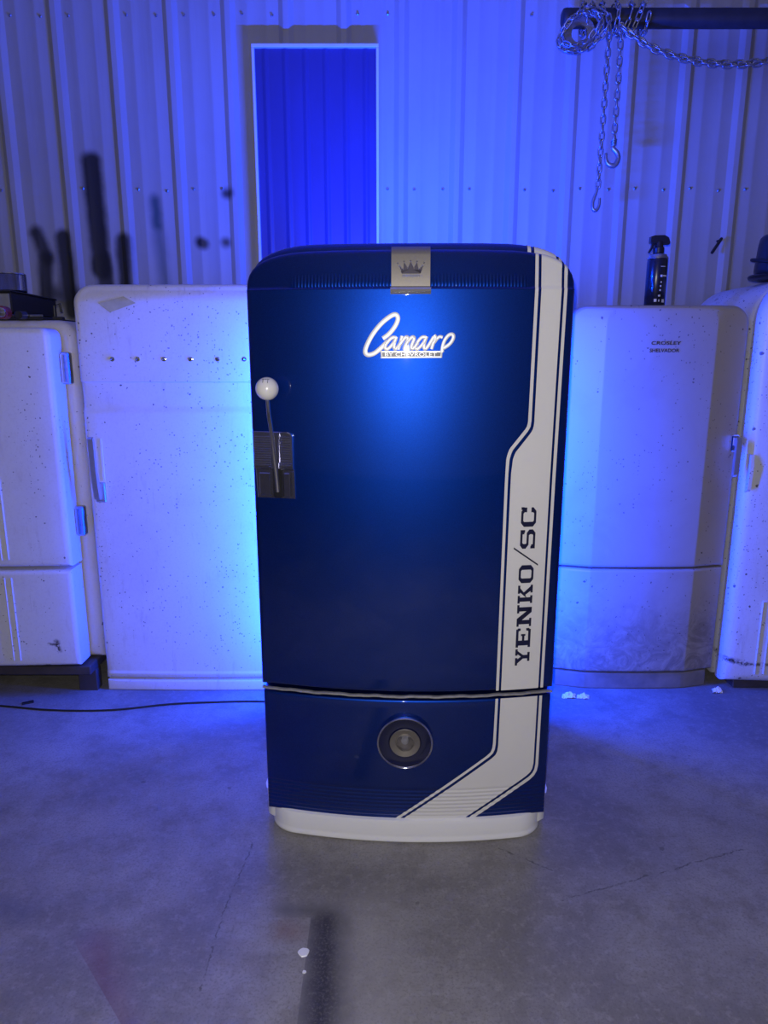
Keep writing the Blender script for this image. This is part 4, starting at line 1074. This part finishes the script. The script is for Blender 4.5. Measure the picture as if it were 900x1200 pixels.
# pulley strap disc in the bundle
m2 = MB(); m2.lathe([(0.03, -0.006), (0.058, -0.008), (0.062, -0.004), (0.062, 0.004), (0.058, 0.008), (0.03, 0.006)], 28, 'y', rel((0.735, BY - 0.041, 2.445)), False); m2.build('pulley', 'chain', ch, angle=40)
ch2 = empty('chain', (1.2, BY, BZ - 0.15)); tag(ch2, 'doubled slack chain sagging to the right under the hoist arm', 'chain')
for dy, dz in ((-0.052, 0.0), (-0.066, -0.014)):
    chain_along(ch2, smooth_path([(0.885, BY + dy, 2.470 + dz), (0.93, BY + dy, 2.442 + dz), (1.014, BY + dy, 2.398 + dz), (1.149, BY + dy, 2.360 + dz), (1.315, BY + dy, 2.344 + dz), (1.477, BY + dy, 2.360 + dz), (1.62, BY + dy, 2.40 + dz), (1.72, BY + dy + 0.01, 2.468)], 5), 0.3 if dz else 0.0, 0.2)

pg = empty('wall_peg', (1.385, WALL_Y, 1.709)); tag(pg, 'short black peg slanting out of the siding above the right refrigerators', 'peg')
mb = MB(); mb.tube([(-0.022, -0.045, -0.030), (-0.019, -0.044, -0.0255), (0.016, -0.036, 0.027), (0.0185, -0.034, 0.031)], [0.005, 0.0062, 0.0062, 0.005], 10); mb.build('bar', 'rubber', pg)
mb = MB(); mb.tube([(0.014, -0.037, 0.024), (0.016, 0.002, 0.024)], 0.004, 8); mb.build('pin', 'rubber', pg)

# ------------------------------------------------------------------ floor clutter
cpts = smooth_path([(-1.9, 2.40, 0.0036), (-1.60, 2.375, 0.0036), (-1.415, 2.362, 0.0036), (-1.212, 2.33, 0.0036), (-0.994, 2.33, 0.0036), (-0.79, 2.375, 0.0036), (-0.60, 2.392, 0.0036), (-0.462, 2.395, 0.0036), (-0.25, 2.38, 0.0036), (0.02, 2.35, 0.0036)], 6)
mb = MB(); mb.tube([(p.x + 1.0, p.y - 2.33, p.z) for p in cpts], 0.0034, 8)
tag(mb.build('power_cord', 'rubber', None, (-1.0, 2.33, 0), angle=60), 'thin black power cord lying along the floor at the left', 'cord')

def crumple(name, loc, sx, sy, sz, seed, label):
    rnd = random.Random(seed); mb = MB(); n = 9
    hts = {}
    for j in range(n + 1):
        for i in range(n + 1):
            u, v = i / n * 2 - 1, j / n * 2 - 1
            e = 1 - max(abs(u), abs(v)) ** 2
            hts[i, j] = (u * sx * (0.9 + 0.25 * rnd.random()) + v * 0.2 * sx, v * sy * (0.85 + 0.3 * rnd.random()), 0.002 + sz * (rnd.random() * 0.85 * max(0.25, e) + 0.15 * e))
    V = [hts[i, j] for j in range(n + 1) for i in range(n + 1)]
    V2 = [(x, y, max(0.0005, z - 0.0012)) for x, y, z in V]; k = n + 1; F = []; o = len(V)
    for j in range(n):
        for i in range(n):
            a = j * k + i; F.append((a, a + 1, a + k + 1, a + k)); F.append((o + a, o + a + k, o + a + k + 1, o + a + 1))
    mb.add(V + V2, F); return tag(mb.build(name, 'paper', None, loc, smooth=False), label, 'paper', 'paper scraps on the floor')
crumple('paper_scrap', (0.700, 2.437, 0.0), 0.024, 0.016, 0.024, 3, 'larger crumpled paper scrap below the grey-beige refrigerator, left piece')
crumple('paper_scrap', (0.752, 2.432, 0.0), 0.022, 0.015, 0.02, 9, 'folded paper scrap touching the larger crumpled one on its right')
crumple('paper_scrap', (1.281, 2.478, 0.0), 0.018, 0.014, 0.026, 5, 'small paper scrap between the grey-beige and the chipped white refrigerators')
def chipdisc(loc, rad, label, seed):
    rnd = random.Random(seed); mb = MB(); n = 14; R_ = [rad * (0.9 + 0.2 * rnd.random()) for _ in range(n)]
    V = [(R_[k] * math.cos(2 * PI * k / n), R_[k] * math.sin(2 * PI * k / n), 0) for k in range(n)] + [(0.85 * R_[k] * math.cos(2 * PI * k / n), 0.85 * R_[k] * math.sin(2 * PI * k / n), 0.0018) for k in range(n)]
    mb.add(V, [(k, (k + 1) % n, n + (k + 1) % n, n + k) for k in range(n)] + [tuple(range(n, 2 * n))])
    tag(mb.build('paint_drip', 'gloss_white', None, loc), label, 'paint drip', 'white paint drips on the floor')
chipdisc((-0.174, 1.272, 0), 0.0125, 'larger round white paint drip at the edge of the black overspray', 1)
chipdisc((-0.167, 1.222, 0), 0.0042, 'tiny white paint drip just in front of the larger one', 2)
mb = MB(); mb.box(-0.02, 0.02, -0.009, 0.009, 0, 0.005, 0.0015); o = mb.build('debris_chip', 'rubber', None, (-1.325, 2.388, 0), 0.5); tag(o, 'small black chip of debris on the floor at the far left', 'debris')
